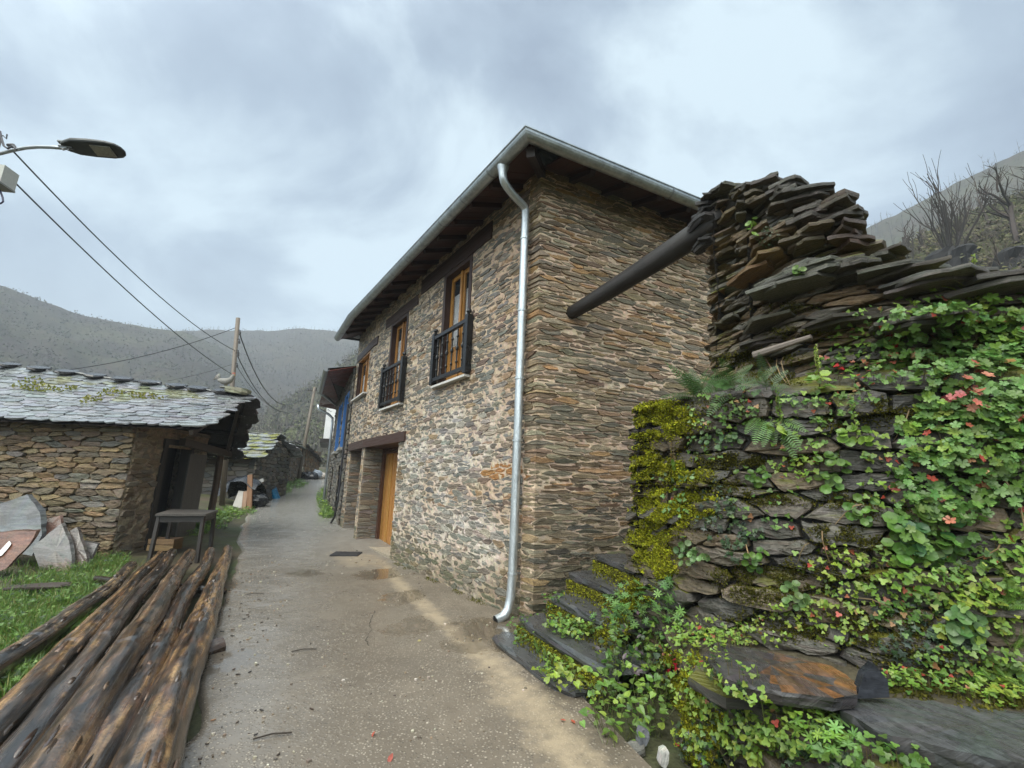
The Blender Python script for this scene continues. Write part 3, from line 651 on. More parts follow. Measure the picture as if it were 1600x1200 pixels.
def rough_stone(mb, pl, mapf, dep, col, gap=.006, brk=()):
    """big near stone: ragged outline, several facets on the face"""
    cx = sum(p[0] for p in pl) / len(pl); cy = sum(p[1] for p in pl) / len(pl)
    hw = max(abs(p[0] - cx) for p in pl); hh = max(abs(p[1] - cy) for p in pl)
    if hh < .012 or hw < .03: return
    q = []; s = R.random() * 90
    for i in range(len(pl)):
        a, b = pl[i], pl[(i + 1) % len(pl)]; l = math.hypot(b[0] - a[0], b[1] - a[1]); n = max(1, int(l / .06))
        for k in range(n):
            t = (k + R.uniform(0, .5)) / n; q.append((lerp(a[0], b[0], t), lerp(a[1], b[1], t)))
    kx, ky = max(.4, 1 - gap / hw), max(.4, 1 - gap / hh)
    q = [(cx + (x - cx) * kx * (1 + R.uniform(-.05, .03)), cy + (y - cy) * ky + R.uniform(-.16, .13) * hh) for x, y in q]
    n = len(q); tu, tv = R.uniform(-.03, .03), R.uniform(-.035, .02)
    rings = [(.4, .0, 1), (.72, -.002, 1), (.95, -.006, .9), (1., -.03, .3), (.98, -.2, 0)]
    vs = [mapf(cx, cy, dep + R.uniform(-.01, .012))]; tex = [(cx, cy, s)]
    for rr, dz, na in rings:
        for x, y in q:
            X, Y = cx + (x - cx) * rr, cy + (y - cy) * rr
            d = dep + dz * R.uniform(.6, 1.5) + na * (tu * (x - cx) / hw * rr + tv * (y - cy) / hh * rr + .016 * nz(X * 7 + s, Y * 16, s) + R.uniform(-.006, .006))
            vs.append(mapf(X, Y, d)); tex.append((X, Y + dz * .4, s))
    fs = [(0, 1 + k, 1 + (k + 1) % n) for k in range(n)]; cs = [col] * n
    for r in range(len(rings) - 1):
        for k in range(n): fs.append((1 + r * n + k, 1 + (r + 1) * n + k, 1 + (r + 1) * n + (k + 1) % n, 1 + r * n + (k + 1) % n)); cs.append(jc(col, .06))
    mb.add(vs, fs, cs, tex)
def drywall(name, mapf, u0, u1, z0, top, rh, asp, prot, warm=.0, kk=(.5, 1.0)):
    mb = MB(); nu = max(4, int((u1 - u0) / .12)); nv = 22
    us = sorted(set([lerp(u0, u1, i / nu) for i in range(nu + 1)] + [b for b in mapf.brk if u0 < b < u1])); vs = []
    for j in range(nv + 1):
        for u in us: vs.append(mapf(u, lerp(z0, top(u) - .06, j / nv), -.07))
    m = len(us); mb.add(vs, [(j * m + i, j * m + i + 1, (j + 1) * m + i + 1, (j + 1) * m + i) for j in range(nv) for i in range(m - 1)], (.016, .014, .012))
    # fill behind so the wall has thickness
    k = len(us); b1 = [mapf(u, top(u) - .08, -.07) for u in us]; b2 = [mapf(u, top(u) - .35, -.42) for u in us]; b3 = [mapf(u, z0, -.42) for u in us]
    mb.add(b1 + b2 + b3, [(i, i + 1, k + i + 1, k + i) for i in range(k - 1)] + [(k + i, k + i + 1, 2 * k + i + 1, 2 * k + i) for i in range(k - 1)], (.02, .018, .014))
    zt = max(top(u0 + (u1 - u0) * i / 40) for i in range(41))
    for pl in cells(u0, u1, z0, zt, rh, asp, [], rvar=.65, jit=.25, wave=.03):
        cu = sum(p[0] for p in pl) / len(pl); cv = sum(p[1] for p in pl) / len(pl)
        if cv > top(cu) - .02: continue
        c = R.choice(DPAL); k = R.uniform(*kk); c = tuple(x * k for x in c)
        if R.random() < warm: c = mixc(c, (.14, .088, .042), R.uniform(.4, 1))
        if cv > top(cu) - .35: c = mixc(c, (.04, .038, .038), .5)
        rough_stone(mb, pl, mapf, R.uniform(-.03, prot), c, gap=R.uniform(.003, .010))
    return mb
mb = drywall('x', BLO, -1.1, 4.2, -.1, toplo, .115, 3.6, .05)
# sloping ledge between the lower face and the set-back upper face
us = [-1. + i * .1 for i in range(38)]; vs = []
for j in range(7):
    for u in us: 
        a = BLO(u, toplo(u) - .05, -.03); uu = lerp(u, u * .83, 1); b = BUP(min(uu, 4), 2.55 if u < 1 else 2.4, -.06); p = lerp(a, b, j / 6); p.z += .05 * nz(u * 3, j * .6, 2); vs.append(p)
mb.add(vs, [(j * 38 + i, j * 38 + i + 1, (j + 1) * 38 + i + 1, (j + 1) * 38 + i) for j in range(6) for i in range(37)], (.045, .04, .025))
lowm = mb.build('lower_face', M_dry, wall)
class Shear:
    def __init__(s, m): s.m, s.brk = m, m.brk
    def __call__(s, u, z, d=0.): return s.m(u, z + SHR(u), d)
def SHR(u): return .17 * clamp(u, -.5, 1.0)
mb = drywall('x', Shear(BUP), -1.1, 4., 1.9, lambda u: topup(u) - SHR(u), .066, 4.8, .06, warm=.5, kk=(.7, 1.4))
# broken cap slabs of the taller corner, hand placed along the upper path: (u, height above face top, outward, length, width, thickness, tilt)
def cap(u, z, d, ln, wd, th, tl, col=None, rz=0., roll=0.):
    t = UP.t(u); n = UP.n(u); ax = Matrix.Rotation(rz, 3, 'Z') @ t; up_ = Vector((0, 0, 1)); ax = (ax + up_ * tl); ay = Matrix.Rotation(rz, 3, 'Z') @ n + up_ * roll
    cl = tuple(x * .92 for x in (col or R.choice(DPAL[:5]))); k = max(1, round(th / .032))
    for i in range(k):   # a thick stone is a pack of split leaves
        t_ = th / k; o = (i - (k - 1) / 2) * t_; f = 1 if k == 1 else R.uniform(.78, 1.08)
        slab(mb, UP(u, z, d) + up_ * o + t * R.uniform(-.03, .03) * (k > 1) + n * R.uniform(-.03, .02) * (k > 1), ax + up_ * R.uniform(-.03, .03), ay, ln * f, wd * R.uniform(.85, 1.05), t_ * R.uniform(.8, 1.05), jc(cl, .22), n=24, jag=.28, lam=2, ang=R.choice([5, 6, 7]))
for i in range(80):
    u = R.uniform(.02, 1.2); z = topup(u) + R.uniform(-.16, .05); ln = R.uniform(.16, .36)
    cap(max(u, ln / 2 - .06), z, R.uniform(-.26, .02), ln, R.uniform(.22, .42), R.uniform(.012, .035), R.uniform(.0, .28) * (1.25 - u), rz=R.uniform(-.5, .5), roll=R.uniform(-.2, .15))
for i in range(34):
    u = R.uniform(.15, 1.25); z = R.uniform(2.6, topup(u) - .1); ln = R.uniform(.16, .4)
    cap(max(u, ln / 2), z, R.uniform(-.13, -.03), ln, .3, R.uniform(.012, .032), R.uniform(.1, .24), col=tuple(x * 1.5 for x in R.choice(DPAL[3:])), rz=R.uniform(-.15, .15), roll=R.uniform(-.1, .1))
for u, z, d, ln, wd, th, tl, c, rz in [
    (.45, 4.24, -.1, .34, .4, .09, .2, DPAL[2], .2), (.62, 4.16, -.1, .36, .4, .12, .2, DPAL[0], -.1), (.84, 4.0, -.08, .30, .4, .13, .12, DPAL[2], .1), (1.02, 3.86, -.05, .42, .45, .085, .02, DPAL[2], 0), (1.16, 3.70, -.02, .40, .45, .075, .0, DPAL[6], .1),
    (1.0, 3.66, -.02, .32, .4, .11, .06, DPAL[0], 0), (1.2, 3.55, -.04, .32, .42, .09, .02, DPAL[2], .1), (1.22, 3.40, -.05, .30, .5, .17, .0, (.095, .062, .048), 0), (.98, 3.46, .02, .36, .4, .12, .1, DPAL[3], 0), (.72, 3.56, .03, .42, .4, .11, .18, (.15, .105, .055), 0), (.60, 3.36, .03, .5, .4, .10, .2, (.20, .12, .055), 0), (1.4, 3.20, -.05, .3, .4, .05, .0, DPAL[2], .2),
    (.92, 3.14, .09, .78, .45, .15, .10, (.135, .13, .105), .05), (1.2, 3.12, .03, .4, .4, .10, .02, DPAL[2], 0), (1.45, 3.04, .0, .6, .5, .06, .05, DPAL[7], .1), (1.62, 2.93, .02, .8, .5, .085, .04, (.14, .135, .115), 0), (2.1, 2.86, .03, .8, .5, .08, .03, (.11, .10, .09), 0), (2.55, 2.84, 0, .8, .5, .08, .03, DPAL[2], 0), (3.1, 2.8, 0, 1., .5, .1, 0, DPAL[2], 0),
    (.62, 2.88, .03, .6, .4, .06, .14, DPAL[7], 0), (.5, 2.7, .03, .5, .4, .05, .14, DPAL[0], 0), (1.15, 2.74, .05, .7, .4, .06, .06, DPAL[0], 0), (1.5, 2.62, .05, .7, .4, .06, .06, DPAL[7], 0)]:
    cap(u, z, d, ln, wd, th, tl, c, rz)
upm = mb.build('broken_corner', M_dry, wall)
BV += [lowm, upm]
# stick wedged in the wall
m = MB(); a, b = None, None
# ------------------------------------------------------------ old roof timber from the house to the broken corner
a = HW(-.45, 3.62, -.08); b = aty(1098, 360, 4.25); d = (b - a); pts = [a + d * (i / 12) + Vector((0, 0, -.02 * math.sin(i / 12 * 3.14))) for i in range(13)]; pts.append(b + d.normalized() * .25)
m = MB(); tube(m, pts, [.082 + .004 * i for i in range(14)], 12, (.02, .016, .014), rough=.06, colf=lambda t, k, s: jc((.014, .011, .010), .2), freq=1.)
tag(m.build('roof_beam', M_wood, smooth=True), 'dark wet round timber beam spanning from the house wall to the ruined wall corner', 'beam')
# ------------------------------------------------------------ stone steps
st = thing('stone_steps', 'mossy slate steps climbing between the house corner and the overgrown wall', 'steps', (.4, 4.2, 0))
STEPS = [((-.16, 4.74), (.42, 3.55), .11), ((.10, 4.80), (.70, 3.50), .26), ((.40, 4.98), (.86, 3.90), .43), ((.62, 5.22), (1.02, 4.25), .60), ((.95, 5.5), (1.2, 4.4), .76)]
for i, ((xa, ya), (xb, yb), z) in enumerate(STEPS):
    a, b = Vector((xa, ya, z)), Vector((xb, yb, z)); t = (b - a).normalized(); n = Vector((-t.y, t.x, 0)) * 1.
    if n.x < 0: n = -n
    m = MB(); ln = (b - a).length; wd = .46
    slab(m, (a + b) / 2 + n * wd / 2 - Vector((0, 0, .035)), t, n, ln + .1, wd, .07, (.055, .055, .056), n=26, jag=.05, lam=3, sq=7)
    k = 14; vs = []; 
    for j in range(4):
        for q in range(k + 1):
            p = lerp(a, b, q / k) + n * (.035 + .02 * nz(q * .7, j * .9, i)) ; p.z = z - .06 - (.3 * j / 3); vs.append(p)
    m.add(vs, [(j * (k + 1) + q, j * (k + 1) + q + 1, (j + 1) * (k + 1) + q + 1, (j + 1) * (k + 1) + q) for j in range(3) for q in range(k)], (.05, .045, .025))
    o = m.build('step', amat('mossy_step', .3, 5, 9, .35, .4, .008, 45, .2, rvar=.12) if i == 0 else bpy.data.materials['mossy_step'], st); BV.append(o)
# ------------------------------------------------------------ low mossy wall with two big slabs on it
lowp = Path([(-.5, 1.55, 3.2), (0, 1.02, 3.02), (.9, 1.35, 2.18), (1.6, 1.85, 1.62), (2.6, 2.7, 1.05)], side=1)
class LB:
    brk = lowp.brk
    def __call__(s, u, z, d=0.): return lowp(u, z, d - .05 * z + .04 * nz(u * 3, z * 3, 4))
lw = thing('low_wall', 'low mossy stone wall smothered in herbs below the two big slate slabs', 'low wall', (1.3, 2.6, 0))
mb = drywall('x', LB(), -.5, 2.6, -.1, lambda u: .46, .09, 2.6, .03)
vs = []; 
for j in range(9):
    for i in range(20):
        u = lerp(-.4, 2.6, i / 19); a = lowp(u, .44, -.04); b = BLO(clamp(u * 1.2 + .3, -1, 4.2), .62, -.05); p = lerp(a, b, j / 8); p.z += .06 * nz(p.x * 3, p.y * 3, 5) - .05; vs.append(p)
fill = MB(); fill.add(vs, [(j * 20 + i, j * 20 + i + 1, (j + 1) * 20 + i + 1, (j + 1) * 20 + i) for j in range(8) for i in range(19)], (.05, .042, .025))
lwo = mb.build('face', M_dry, lw); BV.append(lwo); flo = fill.build('earth_fill', M_soil, lw); BV.append(flo)
def pslab(name, pix, z, th, col, label, edge=None, dz=None, colt=None, mat=None):
    """slab whose outline was measured at height z"""
    pts = [atz(u, v, z + (dz[i] if dz else 0)) for i, (u, v) in enumerate(pix)]; q = []
    for i in range(len(pts)):
        a, b = pts[i], pts[(i + 1) % len(pts)]; n = max(1, int((b - a).length / .05))
        for k in range(n): p = lerp(a, b, k / n) + Vector((R.uniform(-.008, .008), R.uniform(-.008, .008), R.uniform(-.003, .003))); q.append(p)
    c = sum(q, Vector()) / len(q); n = len(q); m = MB(); vs = []; tex = []; lam = 4; s = R.random() * 20
    ax = (pts[1] - pts[0]).normalized(); ay = Vector((-ax.y, ax.x, 0))
    for j in range(lam + 1):
        for p in q:
            k = 1 - (R.uniform(0, .03) if j in (0, lam) else R.uniform(-.01, .02)) - .05 * j / lam; w_ = c + (p - c) * k; w_.z = p.z - th * j / lam + R.uniform(-.1, .1) * th / lam * (j > 0); vs.append(w_); tex.append(((w_ - c).dot(ax), (w_ - c).dot(ay) + .3 * j * th, s))
    # inner rings of the top face so it undulates
    base = len(vs)
    for rr in (.75, .4):
        for p in q: w_ = c + (p - c) * rr; w_.z += .010 * nz(w_.x * 6, w_.y * 6, s) + .004; vs.append(w_); tex.append(((w_ - c).dot(ax), (w_ - c).dot(ay), s))
    vs.append(c + Vector((0, 0, .006))); tex.append((0, 0, s))
    fs = []; cs = []
    def tc(p):
        if not colt: return jc(col, .05)
        l = (p - c).dot(ay); f = clamp(.25 + l * 2.2 + 1.3 * nz((p - c).dot(ax) * 2.2, l * 16, 3)); return jc(mixc(col, colt, f * f), .1)
    for k in range(n):
        k2 = (k + 1) % n
        fs += [(k, k2, base + k2, base + k), (base + k, base + k2, base + n + k2, base + n + k), (base + n + k, base + n + k2, base + 2 * n)]; cs += [tc(Vector(vs[k])), tc(Vector(vs[base + k])), tc(Vector(vs[base + n + k]))]
        for j in range(lam): fs.append((j * n + k, (j + 1) * n + k, (j + 1) * n + k2, j * n + k2)); cs.append(jc(mixc(col, (.03, .028, .027), .3), .2))
    fs.append(tuple(lam * n + k for k in range(n - 1, -1, -1))); cs.append(col)
    m.add(vs, fs, cs, tex); o = m.build(name, mat or M_slab); tag(o, label, 'stone slab'); return o
SLA = pslab('slate_slab', [(1098, 1022), (1130, 1062), (1225, 1083), (1300, 1090), (1340, 1086), (1342, 1068), (1300, 1040), (1215, 1020), (1120, 1003)], .62, .06, (.052, .048, .048), 'rust streaked dark slate slab lying on the low mossy wall beside the steps', colt=(.15, .072, .03))
SLB = pslab('slate_slab', [(1308, 1108), (1390, 1150), (1490, 1172), (1620, 1200), (1700, 1200), (1700, 1125), (1600, 1112), (1480, 1098), (1400, 1090), (1330, 1092)], .55, .12, (.058, .06, .060), 'large plain dark grey slate slab at the lower right, overlapping the rusty slab')
m = MB(); p = atz(1368, 1070, .68); ty_ = atz(1365, 1083, .60).y; tri = [aty(u, v, ty_) for u, v in ((1338, 1092), (1390, 1090), (1387, 1062), (1366, 1038), (1350, 1054))]; m.add(tri + [p + Vector((.01, .05, 0)) for p in tri], [(0, 1, 2, 3, 4), (9, 8, 7, 6, 5)] + [(i, 5 + i, 5 + (i + 1) % 5, (i + 1) % 5) for i in range(5)], (.022, .024, .03))
tag(m.build('slate_piece', M_slab), 'small black triangular slate leaning upright between the two big slabs', 'slate')
m = MB(); p = atz(1318, 1128, .42); slab(m, p + Vector((-.02, .02, .02)), (1, -.2, .2), (.2, 1, .5), .24, .17, .14, (.36, .33, .28), n=10, jag=.2, lam=3, sq=2.5)
tag(m.build('pale_rock', M_oldwall), 'rough pale whitish rock under the large grey slab', 'rock')
m = MB()
for u, v, z, l in ((1150, 1075, .5, .5), (1230, 1100, .47, .6), (1290, 1115, .45, .5)):
    slab(m, atz(u, v, z), (.8, -.5, 0), (.5, .8, .1), l, .4, .05, jc(DPAL[2], .2), n=20, jag=.15, ang=6)
    
m.build('coping', M_dry, lw)
def loose(name, u, v, z, ln, wd, th, col, label, ax=(1, .2, .1), ay=(-.2, 1, .2), cat='rock'):
    m = MB(); slab(m, atz(u, v, z), ax, ay, ln, wd, th, col, n=9, jag=.25, lam=2, sq=2.5); tag(m.build(name, M_oldwall), label, cat)
loose('rock', 1003, 1152, .08, .12, .07, .05, (.17, .175, .19), 'pointed grey rock standing in the weeds at the foot of the low wall', ax=(.25, 0, 1), ay=(1, .3, 0))
loose('rock', 1036, 1182, .06, .11, .06, .05, (.42, .41, .38), 'small whitish rock at the foot of the low wall near the bottom edge', ax=(.3, 0, 1), ay=(1, .2, 0))
loose('rock', 992, 1172, .03, .17, .1, .04, (.14, .135, .12), 'flat brownish rock lying at the lane edge below the weeds')
# pile of broken timber on the broken corner's left edge
m = MB()
for i in range(14):
    p = UP(R.uniform(-.05, .12), 4.05 + R.uniform(-.22, .24), R.uniform(-.05, .05)); slab(m, p, (-.5, .6, R.uniform(-.5, .3)), (.6, .5, R.uniform(-.6, .2)), R.uniform(.12, .32), R.uniform(.08, .2), R.uniform(.02, .05), jc((.022, .02, .019), .3), n=9, jag=.3, lam=2)
m.build('charred_edge', M_dry, wall)
# ------------------------------------------------------------ logs beside the lane
BARK = (.050, .034, .024); TAN = (.24, .145, .065); GREYW = (.13, .105, .085)
def log(pa, pb, ra, rb, za, zb, bare, label, tone, bend=.03, ext=1.0, tan=TAN):
    a = atz(*pa, za); b = atz(*pb, zb); d = (b - a); a2 = a - d.normalized() * ext; n = 220; s = R.random() * 50; pts = []; rr = []
    side = Vector((-d.y, d.x, 0)).normalized()
    for i in range(n + 1):
        t = i / n; p = lerp(a2, b, t) + side * bend * nz(t * 3, s) * 2 + Vector((0, 0, .025 * nz(t * 4, s, 5))); pts.append(p); k = lerp(ra, rb, t) * (1 + .06 * nz(t * 9, s, 2)) 
        if abs(t - .35 - .1 * nz(s)) < .03 or abs(t - .66) < .02: k *= 1.07
        rr.append(.89 * k * (1 + .05 * max(0, nz(t * 22, s, 8))))
    def cf(t, k, sd_):
        v = .8 * nz(t * 7 + s, math.sin(k * 6.28) * 1.6, math.cos(k * 6.28) * 1.6) + .8 * nz(t * 26, math.sin(k * 6.28) * 7, math.cos(k * 6.28) * 7 + s) + .5 * nz(t * 70, math.sin(k * 6.28) * 9, math.cos(k * 6.28) * 9 + s)
        c = mixc(tone, GREYW, clamp(.5 + 1.2 * nz(t * 5, math.sin(k * 6.28) + s, 9)) * .5)
        if v > .74 - bare * 1.25: return jc(mixc(tan, c, .2 * R.random()), .3)
        if v > .6 - bare * 1.25: return jc(mixc(c, (.12, .05, .02), .7), .2)
        return jc(mixc(c, (.012, .010, .008), clamp(.55 - 1.4 * v)), .35)
    m = MB(); tube(m, pts, rr, 54, BARK, rough=.055, colf=cf, freq=2.0)
    # ragged strips of loosening bark, knots and branch stubs
    fr = frames(pts)
    for _ in range(int(60 * (1 - bare) + 16)):
        i = R.randint(2, n - 2); p, T, A, B = fr[i]; th = R.uniform(0, 6.28); nn = A * math.cos(th) + B * math.sin(th)
        if nn.z < -.2: continue
        q = p + nn * rr[i] * 1.01; sl_ = R.uniform(.10, .38); slab(m, q - nn * .003, T + nn * R.uniform(-.02, .05), T.cross(nn), sl_, R.uniform(.012, .04), .007, jc(R.choice([BARK, BARK, tone, (.10, .06, .035)]), .3), n=8, jag=.3, lam=1, sq=2.5)
    for _ in range(2):
        i = R.randint(n // 2, n - 6); p, T, A, B = fr[i]; th = R.uniform(0, 6.28); nn = A * math.cos(th) + B * math.sin(th) + T * .3
        tube(m, [p + nn * rr[i] * .8, p + nn * (rr[i] + .015)], [.03, .02], 8, BARK)
    return tag(m.build('log', M_log, smooth=True, blend=True), label, 'log', 'logs lying beside the lane')
log((246, 1192), (355, 858), .165, .085, .17, .13, .38, 'thickest log on the lane side of the row, half stripped to raw orange wood', (.10, .062, .042), .03)
log((158, 1175), (328, 862), .12, .085, .14, .15, .22, 'rough flaking dark log, second from the lane', (.085, .05, .034), .04)
log((88, 1190), (296, 866), .125, .095, .24, .22, .22, 'smooth shiny barkless brown log lying highest in the middle of the row', (.15, .092, .055), .02, tan=(.17, .11, .06))
log((22, 1180), (272, 864), .10, .09, .15, .17, .12, 'thin black barked log left of the smooth shiny log', (.07, .044, .032), .03)
log((-8, 1140), (250, 868), .115, .085, .13, .15, .36, 'log with long orange brown stripped flank, second from the grass', (.125, .076, .042), .03)
log((-10, 1052), (208, 886), .105, .085, .10, .12, .18, 'grey knotty log lying apart in the grass, nearest the shed', (.095, .078, .064), .04, tan=(.34, .24, .13))
# cross bearers under the logs
m = MB(); tube(m, [atz(150, 905, .06), atz(350, 925, .04)], .05, 8, (.04, .03, .022), rough=.1); tag(m.build('bearer_pole', M_log, smooth=True), 'thin dark pole lying crosswise under the far part of the log row', 'pole')
m = MB(); 
for (u, v) in ((338, 1010), ): 
    p = atz(u, v, .08); tube(m, [p + Vector((-.05, -.06, -.02)), p + Vector((.03, .04, 0))], [.075, .07], 12, (.05, .03, .02), rough=.1)
tag(m.build('log_stub', M_log), 'short dark log stub poking out beside the thickest log at the lane edge', 'log stub')
# ------------------------------------------------------------ slate-roofed shed on the left
SPAL = [(.15, .112, .068), (.13, .105, .075), (.17, .125, .07), (.11, .10, .085), (.20, .14, .075), (.12, .085, .055), (.155, .14, .11)]
shed = thing('stone_shed', 'low ochre stone shed with wet slate roof and an open timber gable on the left', 'shed', (-7.2, 8.9, 0))
SX, SY = -7.15, 8.85
SH = Path([(-7.5, SX - 7.5, SY + .25), (0, SX, SY), (2.3, SX - .1, SY + 2.3), (5.2, SX - 2.6, SY + 3.8)], side=1)
def shtop(u): return 2.38
mb = MB()
DR = (.85, 1.75, -.2, 2.02)
mortar(mb, SH, -7.5, 0, -.3, 2.42, .1, [], lambda a, b: jc((.17, .115, .055), .2), .012, 1, base=-.02)
for pl in cells(-7.5, -.0, -.3, 2.42, .085, 4.2, [], rvar=.6):
    c = jc(R.choice(SPAL), .25); rough_stone(mb, pl, SH, R.uniform(.015, .055), c, gap=.003)
mb.build('front_wall', [M_oldwall, M_mort], shed)
mb = MB()
mortar(mb, SH, 0, 5.2, -.3, 2.42, .09, [DR], lambda a, b: jc(mixc((.20, .165, .12), (.25, .20, .14), R.random()), .1), .03, 1, SH.brk, base=.01)
for pl in cells(0, 5.2, -.3, 2.42, .10, 3.2, [DR], rvar=.6):
    if R.random() < .25: continue
    c = jc(R.choice(SPAL), .3); stone(mb, pl, SH, .014, R.uniform(.0, .04), mixc(c, (.15, .125, .095), .4), SH.brk, bev=.014, tilt=.015)
mb.build('side_wall', [M_oldwall, M_plaster], shed)
m = MB()
def sbox(m, u0, u1, z0, z1, d0, d1, col): box(m, SH((u0 + u1) / 2, (z0 + z1) / 2, (d0 + d1) / 2), SH.t((u0 + u1) / 2) * (u1 - u0), SH.n((u0 + u1) / 2) * (d1 - d0), (0, 0, z1 - z0), col)
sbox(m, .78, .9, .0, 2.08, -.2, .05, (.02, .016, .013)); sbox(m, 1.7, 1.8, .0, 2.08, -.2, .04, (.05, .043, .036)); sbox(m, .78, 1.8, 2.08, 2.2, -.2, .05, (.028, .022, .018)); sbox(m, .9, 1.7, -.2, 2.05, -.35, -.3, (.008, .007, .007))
dr = m.build('doorway', M_wood, shed)
m = MB(); o = SH(1.8, 0, .06); 
box(m, o + Vector((.08, .0, .98)), (.05, .5, 0), (.03, 0, .0), (0, 0, 1.9), (.085, .08, .072)); m.build('door_leaf', M_wood, dr)
# roof: slates laid in courses on a plane between eave and ridge
def RP(s, t):   # s along (0 left .. 1 right), t 0 eave .. 1 ridge
    e = Vector((lerp(-15., -5.78, s), lerp(8.6, 8.55, s), lerp(2.42, 2.33, s))); r = Vector((lerp(-15., -6.08, s), lerp(10.4, 10.45, s), lerp(4.07, 3.24, s)))
    return lerp(e, r, t)
def RB(s, t):   # back slope
    r = RP(s, 1); e = Vector((lerp(-15., -7.3, s), lerp(12.9, 12.2, s), lerp(2.3, 1.98, s))); return lerp(r, e, t)
def slates(m, P, rows, Lx, wd, col, th=.022, mossf=None, sgn=1):
    for j in range(rows):
        t = (j + .3) / rows; x = R.uniform(-.2, 0)
        while x < Lx:
            w_ = wd * R.uniform(.6, 1.6); s = clamp((x + w_ / 2) / Lx); p = P(s, min(1, t + .3 / rows)); 
            ax = (P(min(1, s + .02), t) - P(max(0, s - .02), t)).normalized(); up_ = (P(s, min(1, t + .05)) - P(s, max(0, t - .05))).normalized(); nn = ax.cross(up_)
            if nn.z < 0: nn = -nn
            h = (P(s, 1) - P(s, 0)).length / rows * 1.7
            c = jc(col, .22)
            if mossf and mossf(s, t): c = jc(mixc((.17, .17, .05), col, .45), .2)
            slab(m, p + nn * (.02 + R.uniform(0, .014)), ax, up_ - nn * .10 * (1 + R.uniform(-.4, .4)) + ax * R.uniform(-.06, .06), w_ * 1.08, h * R.uniform(.9, 1.1), th * R.uniform(.8, 1.5), c, n=12, jag=.07, lam=1, sq=3.2)
            x += w_
def und(P, m, n=24, th=.05, col=(.022, .018, .016)):
    vs = []; 
    for k in range(n + 1):
        for t in (0, .5, 1): vs.append(P(k / n, t) - Vector((0, 0, .03)))
    m.add(vs, [(k * 3 + j, k * 3 + j + 1, k * 3 + j + 4, k * 3 + j + 3) for k in range(n) for j in range(2)], [jc(col, .3) for _ in range(2 * n)])
m = MB(); und(RP, m)
slates(m, RP, 16, 9.4, .33, (.175, .18, .187), mossf=lambda s, t: t > .45 and s < .93 and nz(s * 14, t * 3.2, 6) > .16 and R.random() < .75)
slates(m, RB, 9, 9.4, .5, (.06, .06, .062))
und(RB, m)
rf = m.build('roof', M_roofslate, shed)
for i, uu in enumerate([-30, 15, 63, 112, 158, 202, 247, 290, 325, 366]):
    s = clamp((aty(uu, 590, 10.4).x + 15) / 9.15); p = RP(s, 1.0); q = MB()
    slab(q, p + Vector((0, -.02, .075)), (1, .1, -.13), (0, 1, .28), .40, .5, .06, (.022, .02, .021), n=12, jag=.12, lam=2, sq=2.6); q.build('ridge_slate', M_slab, rf)
q = MB(); slab(q, RP(.975, 1) + Vector((0, 0, .12)), (1, 0, -.1), (0, 1, 0), .55, .5, .13, (.20, .20, .14), n=14, jag=.15); q.build('ridge_slate', M_oldwall, rf)
# open gable timbers
m = MB()
pe_, pr_, pk_ = RP(1, .03), RP(1, 1), RB(1, .97)
for a, b, w_, h_ in ((RP(.985, .02), RP(.985, .98), .07, .10), (RB(.985, .02), RB(.985, .97), .07, .10)): beam(m, a - Vector((0, 0, .11)), b - Vector((0, 0, .11)), w_, h_, (.04, .03, .024))
for t in (.25, .55, .8): beam(m, RB(.80, t) - Vector((0, 0, .06)), RB(1, t) - Vector((0, 0, .06)), .05, .05, (.03, .024, .02))
m.build('gable_rafter', M_wood, shed)
m = MB(); ta, tb = Vector((-7.05, 8.8, 2.16)), Vector((-7.25, 12.1, 2.02)); beam(m, ta + Vector((0, 1.2, 0)), tb, .13, .15, (.055, .04, .028)); m.build('tie_beam', M_wood, shed)
m = MB(); a = aty(357, 702, 11.9); b = aty(368, 652, 11.2); beam(m, a, b, .11, .08, (.085, .06, .04), up=(1, 0, 0)); m.build('strut', M_wood, shed)
m = MB(); pt = aty(346, 704, 12.0); pbm = aty(330, 812, 12.05); pbm = Vector((pt.x - .02, pt.y, ground(pt.x, pt.y) - .1)); tube(m, [pbm, lerp(pbm, pt, .5) + Vector((.015, 0, 0)), pt], [.085, .08, .08], 10, (.085, .058, .038), rough=.05); m.build('post', M_wood, shed)
# ------------------------------------------------------------ table, crate, rooster
def topx(u, v, z): return atz(u, v, z)
tb_ = thing('wooden_table', 'small dark weathered wooden table standing by the shed doorway', 'table', atz(300, 845, .1))
q = [atz(u, v, .80) for u, v in ((243, 803), (322, 803), (341, 797), (268, 795))]; m = MB(); th = Vector((0, 0, .035))
m.add(q + [p - th for p in q], [(0, 1, 2, 3), (7, 6, 5, 4)] + [(i, 4 + i, 4 + (i + 1) % 4, (i + 1) % 4) for i in range(4)], (.075, .066, .058), [(p.x, p.y * 3, 1) for p in q] * 2); m.build('tabletop', M_wood, tb_)
cc = sum(q, Vector()) / 4; m = MB(); qi = [lerp(p, cc, .1) - Vector((0, 0, .09)) for p in q]
for i in range(4): beam(m, qi[i], qi[(i + 1) % 4], .025, .11, (.03, .025, .022))
m.build('apron', M_wood, tb_)
for p in q:
    m = MB(); a = lerp(p, cc, .12) - th; b = lerp(p, cc, .06); b.z = ground(b.x, b.y) - .01; beam(m, a, b, .055, .055, (.03, .025, .022), up=(0, 1, 0)); m.build('leg', M_wood, tb_)
m = MB(); p = atz(258, 852, .12); ax = Vector((1, .12, 0)).normalized(); ay = Vector((-.12, 1, 0))
for k in range(2): box(m, p + Vector((0, 0, -.03 + .115 * k)) - ay * .15, ax * .46, ay * .018, (0, 0, .10), jc((.20, .13, .06), .15)); box(m, p + Vector((0, 0, -.03 + .115 * k)) + ay * .15, ax * .46, ay * .018, (0, 0, .10), jc((.16, .10, .05), .15))
